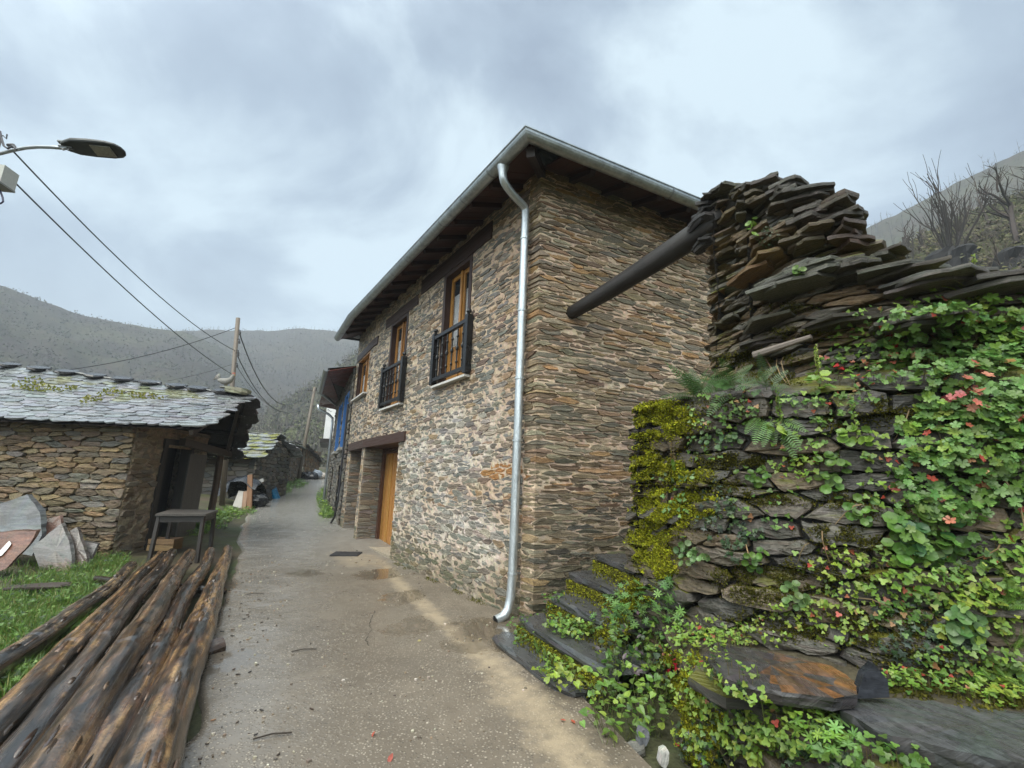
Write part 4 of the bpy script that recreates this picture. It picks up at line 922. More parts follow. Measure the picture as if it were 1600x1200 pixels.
for sg in (-1, 1): box(m, p + ax * .22 * sg + Vector((0, 0, .03)), ax * .02, ay * .28, (0, 0, .2), (.17, .11, .05))
box(m, p - Vector((0, 0, .07)), ax * .42, ay * .28, (0, 0, .012), (.10, .07, .04))
tag(m.build('wooden_crate', M_wood), 'old open wooden crate on the ground under the table', 'crate')
rs = thing('rooster_ornament', 'grey stone rooster ornament standing on the shed ridge by the utility pole', 'ornament', aty(350, 609, 10.4))
B = aty(350, 604, 10.4); s = 10.4 / FPX * 1.1; m = MB(); W_ = lambda x, z, y=0: B + Vector((x * s, y * s, z * s))
RC = (.24, .23, .21)
tube(m, [W_(-11, 10), W_(-8, 9.5), W_(-3, 8), W_(2, 7.5), W_(7, 9.5), W_(9.5, 13), W_(10.5, 16.5), W_(11.5, 18.5)], [1.2 * s, 3 * s, 4.3 * s, 4.8 * s, 4.2 * s, 2.8 * s, 2.3 * s, 1.2 * s], 10, RC); 
for k in range(5): th = .5 + k * .28; tube(m, [W_(-8, 10), W_(-8 - 5 * math.sin(th) , 11 + 6 * math.cos(th) + 2), W_(-8 - 8.5 * math.sin(th), 10 + 7 * math.cos(th))], [1.6 * s, 1.9 * s, 0.9 * s], 6, jc(RC, .2))
tube(m, [W_(1, 5), W_(1, 0)], [1.2 * s, 0.7 * s], 6, (.2, .17, .1)); tube(m, [W_(3.5, 5), W_(3.5, 0)], [1.2 * s, 0.7 * s], 6, (.2, .17, .1)); slab(m, W_(2, -1), (1, 0, 0), (0, 1, 0), 16 * s, 10 * s, 2.5 * s, RC, n=10)
m.build('body', M_oldwall, rs, smooth=True)
m = MB(); box(m, W_(11.2, 20), (4 * s, 0, 0), (0, 1 * s, 0), (0, 0, 2.4 * s), (.28, .09, .06)); box(m, W_(11.5, 15), (1.5 * s, 0, 0), (0, 1 * s, 0), (0, 0, 2.4 * s), (.28, .09, .06)); m.build('comb', M_plain, rs)
m = MB(); tube(m, [W_(12, 17.4), W_(14.6, 16.8)], [1 * s, 0.2 * s], 6, (.3, .22, .08)); m.build('beak', M_plain, rs)
# ------------------------------------------------------------ slabs leaning by the shed front
def lean(name, pix, ya, yb, th, col, label, colt=None, cat='stone slab', mat=None, mark=None):
    """slab leaning back: depth ya at its foot, yb at its top"""
    v0 = max(v for _, v in pix); v1 = min(v for _, v in pix); uc = sum(u for u, _ in pix) / len(pix); A_ = aty(uc, v0, ya); pn = Vector((1, R.uniform(-.12, .12), 0)).cross(aty(uc, v1, yb) - A_).normalized()
    pts = [EYE + ray(u, v) * ((A_ - EYE).dot(pn) / ray(u, v).dot(pn)) for u, v in pix]; q = []
    for i in range(len(pts)):
        a, b = pts[i], pts[(i + 1) % len(pts)]; n = max(1, int((b - a).length / .09))
        for k in range(n): q.append(lerp(a, b, k / n) + Vector((R.uniform(-.008, .008), 0, R.uniform(-.008, .008))))
    c = sum(q, Vector()) / len(q); back = Vector((0, th, th * .35)); n = len(q); ax = Vector((1, 0, 0)); s = R.random() * 9
    m = MB(); vs = q + [c + (p - c) * .6 for p in q] + [c] + [c + (p - c) * R.uniform(.95, 1.02) + back for p in q]
    fs = []; cs = []
    def tc(p): return jc(mixc(col, colt, clamp(.5 + 1.4 * nz(p.x * 1.4, p.z * 1.6, 4) + (c.z - p.z) * .5)), .06) if colt else jc(col, .05)
    for k in range(n):
        k2 = (k + 1) % n; fs += [(k, k2, n + k2, n + k), (n + k, n + k2, 2 * n), (k, 2 * n + 1 + k, 2 * n + 1 + k2, k2)]; cs += [tc(vs[k]), tc(vs[n + k]), jc(mixc(col, (.03, .028, .026), .5), .2)]
    fs.append(tuple(2 * n + 1 + k for k in range(n - 1, -1, -1))); cs.append(col)
    m.add(vs, fs, cs, [(p.x, p.z, s) for p in vs]); o = m.build(name, mat or M_slab); return tag(o, label, cat)
lean('slate_slab', [(-40, 860), (-40, 790), (0, 787), (42, 772), (62, 800), (66, 835), (50, 868)], 7.9, 8.35, .09, (.11, .122, .132), 'pale blue grey slate slab leaning on the shed front wall', (.085, .085, .082))
lean('slate_slab', [(62, 890), (50, 855), (95, 818), (108, 845), (112, 870), (110, 893)], 7.55, 8.1, .06, (.088, .085, .08), 'rounded greyish brown slate slab leaning in front of the shed corner', (.13, .08, .055))
lean('slate_slab', [(110, 892), (112, 868), (104, 832), (120, 824), (134, 866), (136, 884)], 7.75, 8.15, .05, (.08, .066, .056), 'narrow brown slate slab between the rounded slab and the shed corner', (.12, .085, .065))
lean('slate_slab', [(134, 884), (126, 846), (152, 850), (142, 872)], 7.9, 8.2, .05, (.085, .08, .075), 'small dark slate piece against the foot of the shed corner')
lean('slate_slab', [(66, 826), (70, 812), (94, 805), (95, 819), (70, 836)], 8.2, 8.5, .05, (.12, .065, .05), 'small reddish slate piece leaning behind the rounded slab')
o = lean('slate_slab', [(-40, 912), (-40, 835), (-5, 832), (58, 829), (46, 850), (10, 888)], 6.9, 7.35, .06, (.135, .062, .04), 'rust red slab with a white paint mark leaning at the left edge', (.08, .045, .035))
m = MB(); vv_ = [v.co.copy() for v in o.data.vertices][:4]; pn = (o.data.polygons[0].normal).copy(); A_ = o.data.vertices[0].co
q = [EYE + ray(u, v) * ((A_ - EYE).dot(pn) / ray(u, v).dot(pn)) + Vector((0, -.012, .006)) for u, v in ((0, 862), (15, 846), (18, 850), (16, 854), (4, 868), (-4, 872))]
m.add(q + [p + Vector((0, .01, 0)) for p in q], [tuple(range(6)), tuple(range(11, 5, -1))] + [(i, 6 + i, 6 + (i + 1) % 6, (i + 1) % 6) for i in range(6)], (.75, .75, .73)); m.build('paint_mark', M_plain, o)
m = MB(); slab(m, atz(60, 916, .06), (1, .2, .05), (0, 1, .1), .75, .2, .03, (.045, .032, .025), n=14, jag=.2); tag(m.build('wood_plank', M_wood), 'dark rotten plank lying in the grass below the leaning slabs', 'plank')
# ------------------------------------------------------------ neighbour house with blue windows, white house beyond
def simple_wall(mb, P, u0, u1, z0, z1, holes, pal, mort, rh=.13, asp=2.6, st=.25, keep=1., prot=.03):
    mortar(mb, P, u0, u1, z0, z1, st, holes, lambda a, b: jc(mort, .15), .015, 1, P.brk)
    for pl in cells(u0, u1, z0, z1, rh, asp, holes, rvar=.5):
        if R.random() > keep: continue
        stone(mb, pl, P, .012, R.uniform(.0, prot), jc(R.choice(pal), .25), P.brk, bev=.012, tilt=.01)
bh = thing('stone_house', 'grey stone house with blue shutters and a zinc downpipe next to the main house', 'house', (-4.6, 12.9, .2))
p0 = Vector((pe[0], pe[1], 0)) + Vector((-.06, .05, 0)); dB = Vector((-math.sin(rad(24)), math.cos(rad(24)), 0)); p1 = p0 + dB * 7.2
pf = p1 + Vector((.91, .41, 0)) * 6
BHP = Path([(0, p0.x, p0.y), (7.2, p1.x, p1.y), (13.2, pf.x, pf.y)], side=-1)
GP = [(.10, .095, .085), (.13, .12, .10), (.085, .085, .08), (.15, .13, .10), (.11, .09, .07)]
mb = MB(); bhol = [(.9, 1.9, 2.4, 4.1), (3.2, 4.4, 2.4, 4.1), (1.3, 2.2, .2, 1.9), (4.6, 5.4, .5, 1.9)]
simple_wall(mb, BHP, 0, 13.2, -.2, 4.7, bhol, GP, (.21, .185, .15), rh=.12, prot=.03)
mb.build('wall', [M_stone, M_mort], bh)
def hbox(P, m, u0, u1, z0, z1, d0, d1, col): box(m, P((u0 + u1) / 2, (z0 + z1) / 2, (d0 + d1) / 2), P.t((u0 + u1) / 2) * (u1 - u0), P.n((u0 + u1) / 2) * (d1 - d0), (0, 0, z1 - z0), col)
for h in bhol[:2]:
    m = MB(); bl = (.045, .16, .42)
    hbox(BHP, m, h[0], h[0] + .09, h[2], h[3], -.1, .03, bl); hbox(BHP, m, h[1] - .09, h[1], h[2], h[3], -.1, .03, bl); hbox(BHP, m, h[0] + .09, h[1] - .09, h[3] - .08, h[3], -.1, .025, bl)
    f = m.build('window', M_plain, bh); m = MB(); hbox(BHP, m, h[1] + .01, h[1] + .10, h[2], h[3], .01, .05, bl); m.build('shutter', M_plain, f)
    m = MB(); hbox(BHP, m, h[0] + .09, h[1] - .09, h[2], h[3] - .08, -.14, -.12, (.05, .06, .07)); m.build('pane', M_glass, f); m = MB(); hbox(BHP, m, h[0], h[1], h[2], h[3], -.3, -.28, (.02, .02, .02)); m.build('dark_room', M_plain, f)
    m = MB(); hbox(BHP, m, h[0] - .1, h[1] + .1, h[2] - .08, h[2], -.1, .14, (.3, .29, .27)); m.build('sill', M_plain, f)
for h in bhol[2:]:
    m = MB(); hbox(BHP, m, h[0], h[1], h[2] - .2, h[3], -.25, -.2, (.03, .027, .025)); m.build('door', M_wood, bh)
m = MB(); e = [BHP(-.0, 4.52, .72), BHP(7.5, 4.52, .72), BHP(13.2, 4.52, .5), BHP(0, 6.3, -6.5)]; e[3] = Vector((p0.x + 5.5, p0.y + 2.4, 6.0)); e[2].z = 4.6
ins = (p1 + (p0 - p1) * .5) + Vector((3, 1.4, 6.2))
m.add(e + [ins] + [p - Vector((0, 0, .06)) for p in e], [(0, 1, 4), (1, 2, 4), (2, 3, 4), (3, 0, 4), (5, 6, 1, 0), (6, 7, 2, 1), (7, 8, 3, 2)], (.05, .05, .055)); br = m.build('roof', M_roofslate, bh)
m = MB()
for k in range(45): 
    u = k * .166; q = [BHP(u, 4.44, .70), BHP(u + .158, 4.44, .70), BHP(u + .158, 4.66, -.03), BHP(u, 4.66, -.03)]; m.add(q + [p + Vector((0, 0, .02)) for p in q], [(0, 1, 2, 3), (7, 6, 5, 4), (0, 3, 7, 4)], jc((.11, .026, .014), .3))
m.build('soffit', M_dark, br)
m = MB(); pr = [(math.cos(t) * .08, math.sin(t) * .08) for t in [math.pi * (1 + i / 8) for i in range(9)]] + [(math.cos(t) * .072, math.sin(t) * .072) for t in [2 * math.pi - math.pi * i / 8 for i in range(9)]]
vs = []; 
for u in (-.02, 2, 4, 7.5): vs += [BHP(u, 4.5 + z, .76 + x) for x, z in pr]
n = len(pr); m.add(vs, [(i * n + j, (i + 1) * n + j, (i + 1) * n + (j + 1) % n, i * n + (j + 1) % n) for i in range(3) for j in range(n)] + [tuple(range(n))], (.34, .36, .37)); m.build('gutter', M_zinc, bh)
m = MB(); u = 6.9; tube(m, [BHP(u, 4.45, .74), BHP(u, 4.28, .7), BHP(u, 4.1, .3), BHP(u, 3.95, .12), BHP(u, 3.7, .1), BHP(u, .5, .1)], .05, 10, (.5, .55, .6)); m.build('downpipe', M_zinc, bh, smooth=True)
m = MB(); tube(m, [BHP(.3, 3.6, .06), BHP(.3, .9, .06)], .03, 6, (.03, .03, .035)); tube(m, [BHP(.3, .9, .06), BHP(.35, .45, .1), BHP(.5, .2, .2)], .03, 6, (.02, .02, .02)); m.build('cable_pipe', M_plain, bh)
wh = thing('white_house', 'white rendered house end with dark eaves beyond the blue shuttered house', 'house', (-9.6, 23, .8))
Q = [Vector((-8.72, 21.6, 0)), Vector((-10.1, 25.2, 0)), Vector((-5, 27.2, 0)), Vector((-3.6, 23.6, 0))]
def prism(m, Q, z0, z1, col): m.add([Vector((p.x, p.y, z0)) for p in Q] + [Vector((p.x, p.y, z1)) for p in Q], [(0, 1, 2, 3), (7, 6, 5, 4)] + [(i, 4 + i, 4 + (i + 1) % 4, (i + 1) % 4) for i in range(4)], col)
cq = sum(Q, Vector()) / 4
m = MB(); prism(m, Q, 3.3, 5.7, (.78, .78, .76)); m.build('upper_wall', M_plain, wh)
m = MB(); prism(m, [lerp(p, cq, .3) for p in Q], .2, 3.1, (.10, .09, .075)); m.build('lower_wall', M_oldwall, wh)
m = MB(); prism(m, [lerp(p, cq, -.05) for p in Q], 3.1, 3.28, (.03, .025, .022)); m.build('floor_edge', M_dark, wh)
m = MB(); E_ = [lerp(p, cq, -.10) + Vector((0, 0, 5.75)) for p in Q]; m.add(E_ + [cq + Vector((0, 0, 7.2))] + [p - Vector((0, 0, .12)) for p in E_], [(0, 1, 4), (1, 2, 4), (2, 3, 4), (3, 0, 4), (8, 7, 6, 5)] + [(i, 5 + i, 5 + (i + 1) % 4, (i + 1) % 4) for i in range(4)], (.04, .036, .036)); m.build('roof', M_roofslate, wh)
# ------------------------------------------------------------ second shed and ruins on the left of the lane
def block(name, label, pts, z0, z1, roofpts, pal, mort, doors=(), rh=.15, roofcol=(.13, .135, .14), cat='shed', rows=7, mossf=None):
    t = thing(name, label, cat, (pts[0][0], pts[0][1], z0)); u = 0; pp = [(0, *pts[0])]
    for a, b in zip(pts, pts[1:]): u += math.hypot(b[0] - a[0], b[1] - a[1]); pp.append((u, *b))
    P = Path(pp, side=1); mb = MB(); simple_wall(mb, P, 0, u, z0 - .3, z1, list(doors), pal, mort, rh=rh, asp=3., st=.3, prot=.05); mb.build('wall', [M_oldwall, M_mort], t)
    for d in doors:
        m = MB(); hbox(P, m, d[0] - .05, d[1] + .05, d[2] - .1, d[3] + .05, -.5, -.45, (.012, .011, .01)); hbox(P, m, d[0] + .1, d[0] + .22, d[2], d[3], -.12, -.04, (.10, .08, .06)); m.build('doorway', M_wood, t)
    if roofpts:
        a, b, c, d = [Vector(p) for p in roofpts]     # eave left, eave right, ridge right, ridge left
        f = lambda s, q: lerp(lerp(a, b, s), lerp(d, c, s), q); m = MB(); und(f, m, 8); slates(m, f, rows, (b - a).length, .55, roofcol, th=.03, mossf=mossf); 
        e2 = (b + c) / 2; 
        bk = lambda s, q: lerp(lerp(d, c, s), lerp(a, b, s) + 1.6 * ((d - a) - Vector((0, 0, (d - a).z))) + Vector((0, 0, .3)) , q); und(bk, m, 8); slates(m, bk, rows, (b - a).length, .6, roofcol, th=.03)
        gm = MB(); e_b = bk(.98, .8); f_ = f(.98, .04); q_ = f(.98, .97); lo_ = z0 - .3; gp_ = [Vector((f_.x, f_.y, lo_)), Vector((e_b.x, e_b.y, lo_)), e_b - Vector((0, 0, .05)), q_ - Vector((0, 0, .05)), f_ - Vector((0, 0, .05))]; gm.add(gp_, [(0, 1, 2, 3, 4)], (.05, .042, .03), [(p.y, p.z, 1) for p in gp_])
        ga, gb = gp_[0], gp_[1]; GP_ = Path([(0, ga.x, ga.y), ((gb - ga).length, gb.x, gb.y)], side=1); gl_ = (gb - ga).length; zr_ = q_.z - .1
        for pl in cells(0, gl_, lo_, zr_, .13, 3.2):
            cu_ = sum(p[0] for p in pl) / len(pl); cv_ = sum(p[1] for p in pl) / len(pl)
            if cv_ < lerp(f_.z, zr_, clamp(cu_ / (gl_ * .55))) - .1 and cv_ < lerp(e_b.z, zr_, clamp((gl_ - cu_) / (gl_ * .45))) - .1: stone(gm, pl, GP_, .012, R.uniform(.01, .05), jc(R.choice(GP), .3), bev=.012)
        gm.build('gable_wall', M_oldwall, t)
        m.build('roof', M_mossroof, t)
    return t, P
Y1, Y2 = 17.2, 20.2
el, er = aty(262, 712, 16.6), aty(402, 716, 17.2); rr_, rl_ = aty(432, 680, 19.6), aty(330, 676, 19.4)
block('stone_shed', 'second slate roofed stone shed behind the first one on the left of the lane', [(el.x - 1.5, 17.4), (er.x - .25, 17.5), (rr_.x - .1, 20.6)], .4, er.z - .02, (el, er, rr_, rl_), GP, (.075, .065, .05), [(4.4, 5.4, .5, 1.9)], mossf=lambda s, t: nz(s * 6, t * 3) > .3, roofcol=(.20, .21, .215))
rw = [Vector((-11.35, 22., 0)), Vector((-14.0, 31.2, 0))]
no = Vector((.96, .28, 0))
def ruin(name, label, pts, z0, z1s, pal, mort, doors, roofcol, cat, back=3., rise=.45):
    t = thing(name, label, cat, (pts[0].x, pts[0].y, z0)); pp = [(0., pts[0].x - 2.8, pts[0].y - .9)]; u = 0.
    for i, q in enumerate(pts):
        u += (q - Vector((pp[-1][1], pp[-1][2], 0))).length; pp.append((u, q.x, q.y))
    P = Path(pp, side=1); mb = MB(); z1 = max(z1s); simple_wall(mb, P, 0, u, z0 - .4, z1, [(d[0] + pp[1][0], d[1] + pp[1][0], d[2], d[3]) for d in doors], pal, mort, rh=.17, st=.3, prot=.06); mb.build('wall', [M_oldwall, M_mort], t)
    for d in doors:
        m = MB(); o = pp[1][0]; hbox(P, m, o + d[0] - .05, o + d[1] + .05, d[2] - .1, d[3] + .05, -.5, -.45, (.012, .011, .01)); hbox(P, m, o + d[0] + .06, o + d[0] + .2, d[2], d[3], -.14, -.03, d[4] if len(d) > 4 else (.10, .08, .06)); m.build('doorway', M_plain if len(d) > 4 else M_wood, t)
    m = MB()
    for (a, b), (za, zb) in zip(zip(pts, pts[1:]), zip(z1s, z1s[1:])):
        n_ = Vector(((b - a).y, -(b - a).x, 0)).normalized(); e0, e1 = a + n_ * .3 + Vector((0, 0, za + .03)), b + n_ * .3 + Vector((0, 0, zb + .03)); f = lambda s, q: lerp(lerp(e0, e1, s), lerp(e0, e1, s) - n_ * back + Vector((0, 0, rise)), q)
        und(f, m, 8); slates(m, f, 6, (b - a).length, .6, roofcol, th=.04)
    m.build('roof', M_mossroof, t)
ruin('ruined_building', 'dark brown stone building with a plank doorway behind the blue tarpaulin', rw, .9, [3.25, 3.3], [(.13, .09, .06), (.11, .085, .062), (.15, .105, .065), (.095, .085, .075)], (.06, .045, .032), [(3.2, 4.2, 1.3, 3.0)], (.16, .165, .15), 'building')
ruin('barn', 'far brown stone barn with a white framed doorway at the lane bend', [Vector((-14.4, 32.3, 0)), Vector((-15.8, 36.5, 0)), Vector((-16.4, 40.5, 0))], 1.4, [3.65, 3.5, 2.7], [(.15, .11, .07), (.13, .095, .07), (.19, .11, .055)], (.08, .06, .04), [(1.6, 2.7, 1.5, 3.1, (.62, .60, .56))], (.05, .047, .046), 'barn', rise=.5)
# ------------------------------------------------------------ clutter on the lane side
m = MB(); a, b = aty(408, 728, 19.6), aty(420, 776, 19.4); zb = ground(b.x, b.y); n = 9; vs = []
for j in range(8):
    t = j / 7
    for k in range(n):
        w_ = lerp(.10, .36, t ** .8); x = (k / (n - 1) - .5) * 2 * w_; vs.append(Vector((lerp(a.x, b.x + .02, t) + x, lerp(a.y, b.y, t) - .10 * math.cos(k * 1.9) * (1 - t * .3), lerp(a.z, zb + .02, t))))
m.add(vs, [(j * n + k, j * n + k + 1, (j + 1) * n + k + 1, (j + 1) * n + k) for j in range(7) for k in range(n - 1)], (.012, .115, .22)); m.add([v + Vector((0, .2, 0)) for v in vs], [(j * n + k, j * n + k + 1, (j + 1) * n + k + 1, (j + 1) * n + k) for j in range(7) for k in range(n - 1)], (.01, .09, .18))
tag(m.build('blue_tarpaulin', M_plastic), 'folded blue tarpaulin standing against the post beside the lane', 'tarpaulin')
def plank(u0, v0, u1, v1, Y, w_, col, label, mat=None, name='wood_board', th=.05, toground=True):
    a, b = aty(u0, v0, Y + .15), aty(u1, v1, Y)
    if toground: b.z = min(b.z, ground(b.x, b.y) + .02)
    m = MB(); beam(m, a, b, w_, th, col, up=(0, 1, 0)); tag(m.build(name, mat or M_wood), label, 'board')
plank(400, 722, 398, 768, 18.2, .42, (.24, .135, .05), 'varnished orange wooden board standing behind the black sheet')
plank(391, 742, 390, 792, 16.0, .16, (.24, .13, .07), 'thin reddish brown plank standing upright in front of the black sheet')
plank(382, 768, 371, 796, 16.1, .38, (.60, .57, .52), 'whitish board leaning under the black plastic sheet', M_plain)
plank(384, 768, 381, 796, 15.95, .14, (.32, .20, .13), 'brown strip of wood leaning on the whitish board')
plank(390, 752, 404, 790, 16.5, .10, (.06, .045, .035), 'dark post standing beside the black sheet')
plank(395, 757, 411, 750, 16.6, .12, (.45, .45, .43), 'pale board lying on top of the black covered pile', M_plain, toground=False)
m = MB(); c0 = aty(376, 775, 16.4); g0 = ground(c0.x, c0.y); n = 14; vs = []
for j in range(7):
    for k in range(n):
        x = (k / (n - 1)) * 1.35 - .72; t = j / 6; h = 1.02 * (1 - ((x + .0) / .95) ** 2 * .55) * (1 if t < .5 else 1.) ; y = -.35 + .9 * t; z = h - 1.05 * abs(t - .5) ** 2.2 * (2.2 if x < -.3 or t > .5 else .9)
        vs.append(Vector((c0.x + x + .05 * nz(k * .9, j), c0.y + y + .06 * nz(j * 1.1, k), g0 + max(.02, z + .08 * nz(x * 4, y * 5, 3)))))
m.add(vs, [(j * n + k, j * n + k + 1, (j + 1) * n + k + 1, (j + 1) * n + k) for j in range(6) for k in range(n - 1)], (.012, .013, .016)); tag(m.build('plastic_sheet', M_plastic, smooth=True), 'crumpled black plastic sheet draped over a pile of boards beside the lane', 'plastic sheet')
def sack(u, v, Y, r, col, label):
    p = aty(u, v, Y); p.z = max(p.z, ground(p.x, p.y) + r * .55); m = MB(); n = 12; vs = []
    for j in range(9):
        ph = math.pi * j / 8
        for k in range(n):
            th = 2 * math.pi * k / n; q = Vector((math.sin(ph) * math.cos(th), math.sin(ph) * math.sin(th), .75 * math.cos(ph))); vs.append(p + q * r * (1 + .35 * nz(q.x * 2.3 + u, q.y * 2.3, q.z * 3)))
    m.add(vs, [(j * n + k, j * n + (k + 1) % n, (j + 1) * n + (k + 1) % n, (j + 1) * n + k) for j in range(8) for k in range(n)], col); tag(m.build('rubbish_sack', M_plastic), label, 'sack', 'rubbish sacks')
sack(404, 782, 16.6, .34, (.010, .011, .014), 'black sack beside the dark post at the near pile')
sack(480, 744, 33.5, .46, (.012, .012, .015), 'black rubbish sack, leftmost of the heap at the far lane bend')
sack(488, 745, 33.6, .44, (.014, .014, .017), 'black rubbish sack in the middle of the heap at the lane bend')
sack(495, 741, 34.2, .4, (.26, .29, .33), 'pale bluish sack on the heap at the lane bend')
sack(502, 747, 34.6, .4, (.36, .31, .26), 'light sandy heap at the right of the rubbish sacks')
# ------------------------------------------------------------ utility poles, lamp, wires
def pole(pt, pb_, Y, r, label):
    a = aty(*pt, Y); b = aty(*pb_, Y); d = b - a; k = (a.z - ground(b.x, b.y) + .3) / (a.z - b.z); b = a + d * k
    t = thing('utility_pole', label, 'pole', b, 'wooden utility poles'); m = MB(); tube(m, [b, lerp(b, a, .5), a], [r * 1.25, r * 1.12, r], 10, (.13, .105, .08)); m.build('shaft', M_wood, t, smooth=True); return a, b, t
a1, b1, t1 = pole((372, 497), (362, 612), 15.6, .07, 'weathered wooden utility pole rising behind the shed ridge')
a2, b2, t2 = pole((492, 605), (467, 745), 31., .10, 'thin leaning wooden pole at the far end of the lane')
def ins_(p, t, r=.05):
    m = MB(); tube(m, [p, p + Vector((.10, -.04, .02)), p + Vector((.14, -.05, .0)), p + Vector((.15, -.05, -.10))], .016, 6, (.02, .02, .025)); tube(m, [p + Vector((.15, -.05, -.06)), p + Vector((.15, -.05, -.14))], [.03, .045], 8, (.02, .018, .02)); m.build('insulator', M_black, t); return p + Vector((.15, -.05, -.1))
def on1(f): return lerp(b1, a1, f)
def byv(v, t=0): # point on pole 1 at image row v
    best = min(range(101), key=lambda i: abs(600 - v - FPX * ((on1(i / 100) - EYE).dot(_iy) / (on1(i / 100) - EYE).dot(_F)))); return on1(best / 100)
for v in (516, 530, 548, 550, 567): ins_(byv(v), t1)
q2 = lerp(b2, a2, .96); m = MB(); beam(m, q2 - Vector((.5, .1, 0)), q2 + Vector((.55, .1, .05)), .06, .07, (.05, .045, .04)); m.build('crossarm', M_wood, t2)
for k in (-.45, .1, .5): m = MB(); tube(m, [q2 + Vector((k, .05, .0)), q2 + Vector((k, .05, .2))], [.03, .05], 8, (.05, .05, .05)); m.build('insulator', M_black, t2)
def wire(a, b, sag, label, r=.008, n=24):
    m = MB(); tube(m, [lerp(a, b, i / n) - Vector((0, 0, sag * 4 * (i / n) * (1 - i / n))) for i in range(n + 1)], r, 5, (.02, .022, .026)); tag(m.build('overhead_wire', M_black), label, 'wire', 'overhead wires')
lp = aty(-17, 230, 5.2); 
def lpz(z): return Vector((lp.x - .02, lp.y, z))
wire(aty(22, 238, 5.25), byv(548), .28, 'upper overhead wire from the street lamp pole to the utility pole', .011)
wire(aty(14, 276, 5.2), byv(585), .20, 'lower overhead wire from the grey box on the lamp pole to the utility pole', .011)
wire(byv(512), aty(88, 580, 13.5), .22, 'wire dropping left from the utility pole top to behind the shed roof', .012)
wire(byv(567), aty(262, 595, 14.5), .05, 'short faint wire running left from the pole above the rooster', .006)
wire(byv(511), q2 + Vector((-.4, 0, .2)), 1.9, 'highest wire sagging from the near pole to the far pole', .020)
wire(byv(548), q2 + Vector((.1, 0, .2)), 1.9, 'middle wire sagging from the near pole to the far pole', .016)
wire(byv(565), q2 + Vector((.5, 0, .1)), 1.7, 'lowest thin wire sagging from the near pole to the far pole', .010)
wire(q2 + Vector((.5, 0, .1)), BHP(6.8, 4.2, .2), .3, 'thin wire from the far pole to the blue shuttered house', .012)
wire(q2 - Vector((.4, 0, .1)), aty(440, 678, 26), .2, 'wire from the far pole down to the ruined building', .012)
sl2 = thing('street_lamp', 'grey arm street lamp with flat dark LED head at the upper left', 'street lamp', lpz(ground(lp.x, lp.y)))
m = MB(); tube(m, [lpz(ground(lp.x, lp.y) - .2), lpz(5.72)], [.12, .10], 12, (.12, .10, .08)); m.build('pole', M_wood, sl2, smooth=True)
m = MB(); ap = [aty(u, v, 5.2) for u, v in ((-22, 245), (0, 240), (20, 235), (40, 231), (60, 229.5), (80, 230), (105, 232))]; tube(m, ap, .022, 10, (.30, .32, .34), cap=True); m.build('arm', M_zinc, sl2, smooth=True)
# lamp head: flat tapered body with the LED window underneath
hd = aty(98, 228, 5.2); he = aty(195, 237, 5.32); ax = (he - hd); ln = ax.length; ax.normalize(); sy = Vector((0, 1, 0)); sy = (sy - ax * sy.dot(ax)).normalized(); uz = ax.cross(sy)
if uz.z < 0: uz = -uz
sy = (sy + uz * .0); tiltM = Matrix.Rotation(rad(-8), 3, ax); sy = tiltM @ sy; uz = tiltM @ uz
prof = [(0, .05, .03), (.06, .075, .05), (.2, .12, .055), (.45, .135, .055), (.75, .135, .045), (.9, .11, .035), (.97, .07, .025), (1., .02, .012)]
m = MB(); vs = []; n = 12
for t, wv, h in prof:
    for k in range(n):
        th = 2 * math.pi * k / n; c_, s_ = math.cos(th), math.sin(th); vs.append(hd + ax * ln * t + sy * wv * math.copysign(abs(c_) ** .5, c_) + uz * h * (math.copysign(abs(s_) ** .6, s_) * (1 if s_ > 0 else .45)))
m.add(vs, [(i * n + k, i * n + (k + 1) % n, (i + 1) * n + (k + 1) % n, (i + 1) * n + k) for i in range(len(prof) - 1) for k in range(n)] + [tuple(range(n - 1, -1, -1)), tuple((len(prof) - 1) * n + k for k in range(n))], (.022, .026, .026)); m.build('lamp_head', M_plain, sl2)
m = MB(); box(m, hd + ax * ln * .66 - uz * .028, ax * ln * .32, sy * .17, uz * .012, (.20, .20, .17)); m.build('led_window', M_roofslate, sl2)
m = MB(); box(m, hd + ax * .01 + uz * .05, ax * .13, sy * .07, uz * .02, (.10, .11, .11)); tube(m, [hd - ax * .03 - uz * .01, hd + ax * .12 - uz * .01], .03, 10, (.16, .17, .18)); box(m, hd + ax * .02 - uz * .05, ax * .02, sy * .02, uz * .03, (.2, .2, .2)); box(m, hd + ax * .08 - uz * .05, ax * .02, sy * .02, uz * .03, (.2, .2, .2)); m.build('bracket', M_zinc, sl2)
m = MB(); c = aty(1, 277, 5.1); box(m, c, (.20, .03, 0), (-.03, .2, 0), (0, 0, .23), (.46, .46, .42)); box(m, c - Vector((0, 0, .125)), (.21, .03, 0), (-.03, .21, 0), (0, 0, .02), (.22, .22, .2)); m.build('junction_box', M_plain, sl2)
m = MB(); tube(m, [aty(u, v, 5.1) for u, v in ((-6, 290), (0, 298), (4, 308), (5, 315), (1, 318), (-8, 319))], .010, 6, (.02, .02, .06)); tube(m, [aty(u, v, 5.15) for u, v in ((0, 205), (2, 215), (6, 228), (12, 232), (20, 228), (26, 234))], .012, 6, (.02, .02, .03)); tube(m, [aty(u, v, 5.15) for u, v in ((-4, 212), (5, 212), (10, 217), (11, 210))], .008, 6, (.02, .02, .03)); m.build('cable', M_black, sl2)
m = MB(); p = aty(18, 228, 5.2); tube(m, [p - Vector((.05, 0, -.01)), p + Vector((.02, 0, .0)), p + Vector((.06, 0, -.02))], [.02, .032, .01], 8, (.02, .02, .022)); m.build('wire_clamp', M_black, sl2)
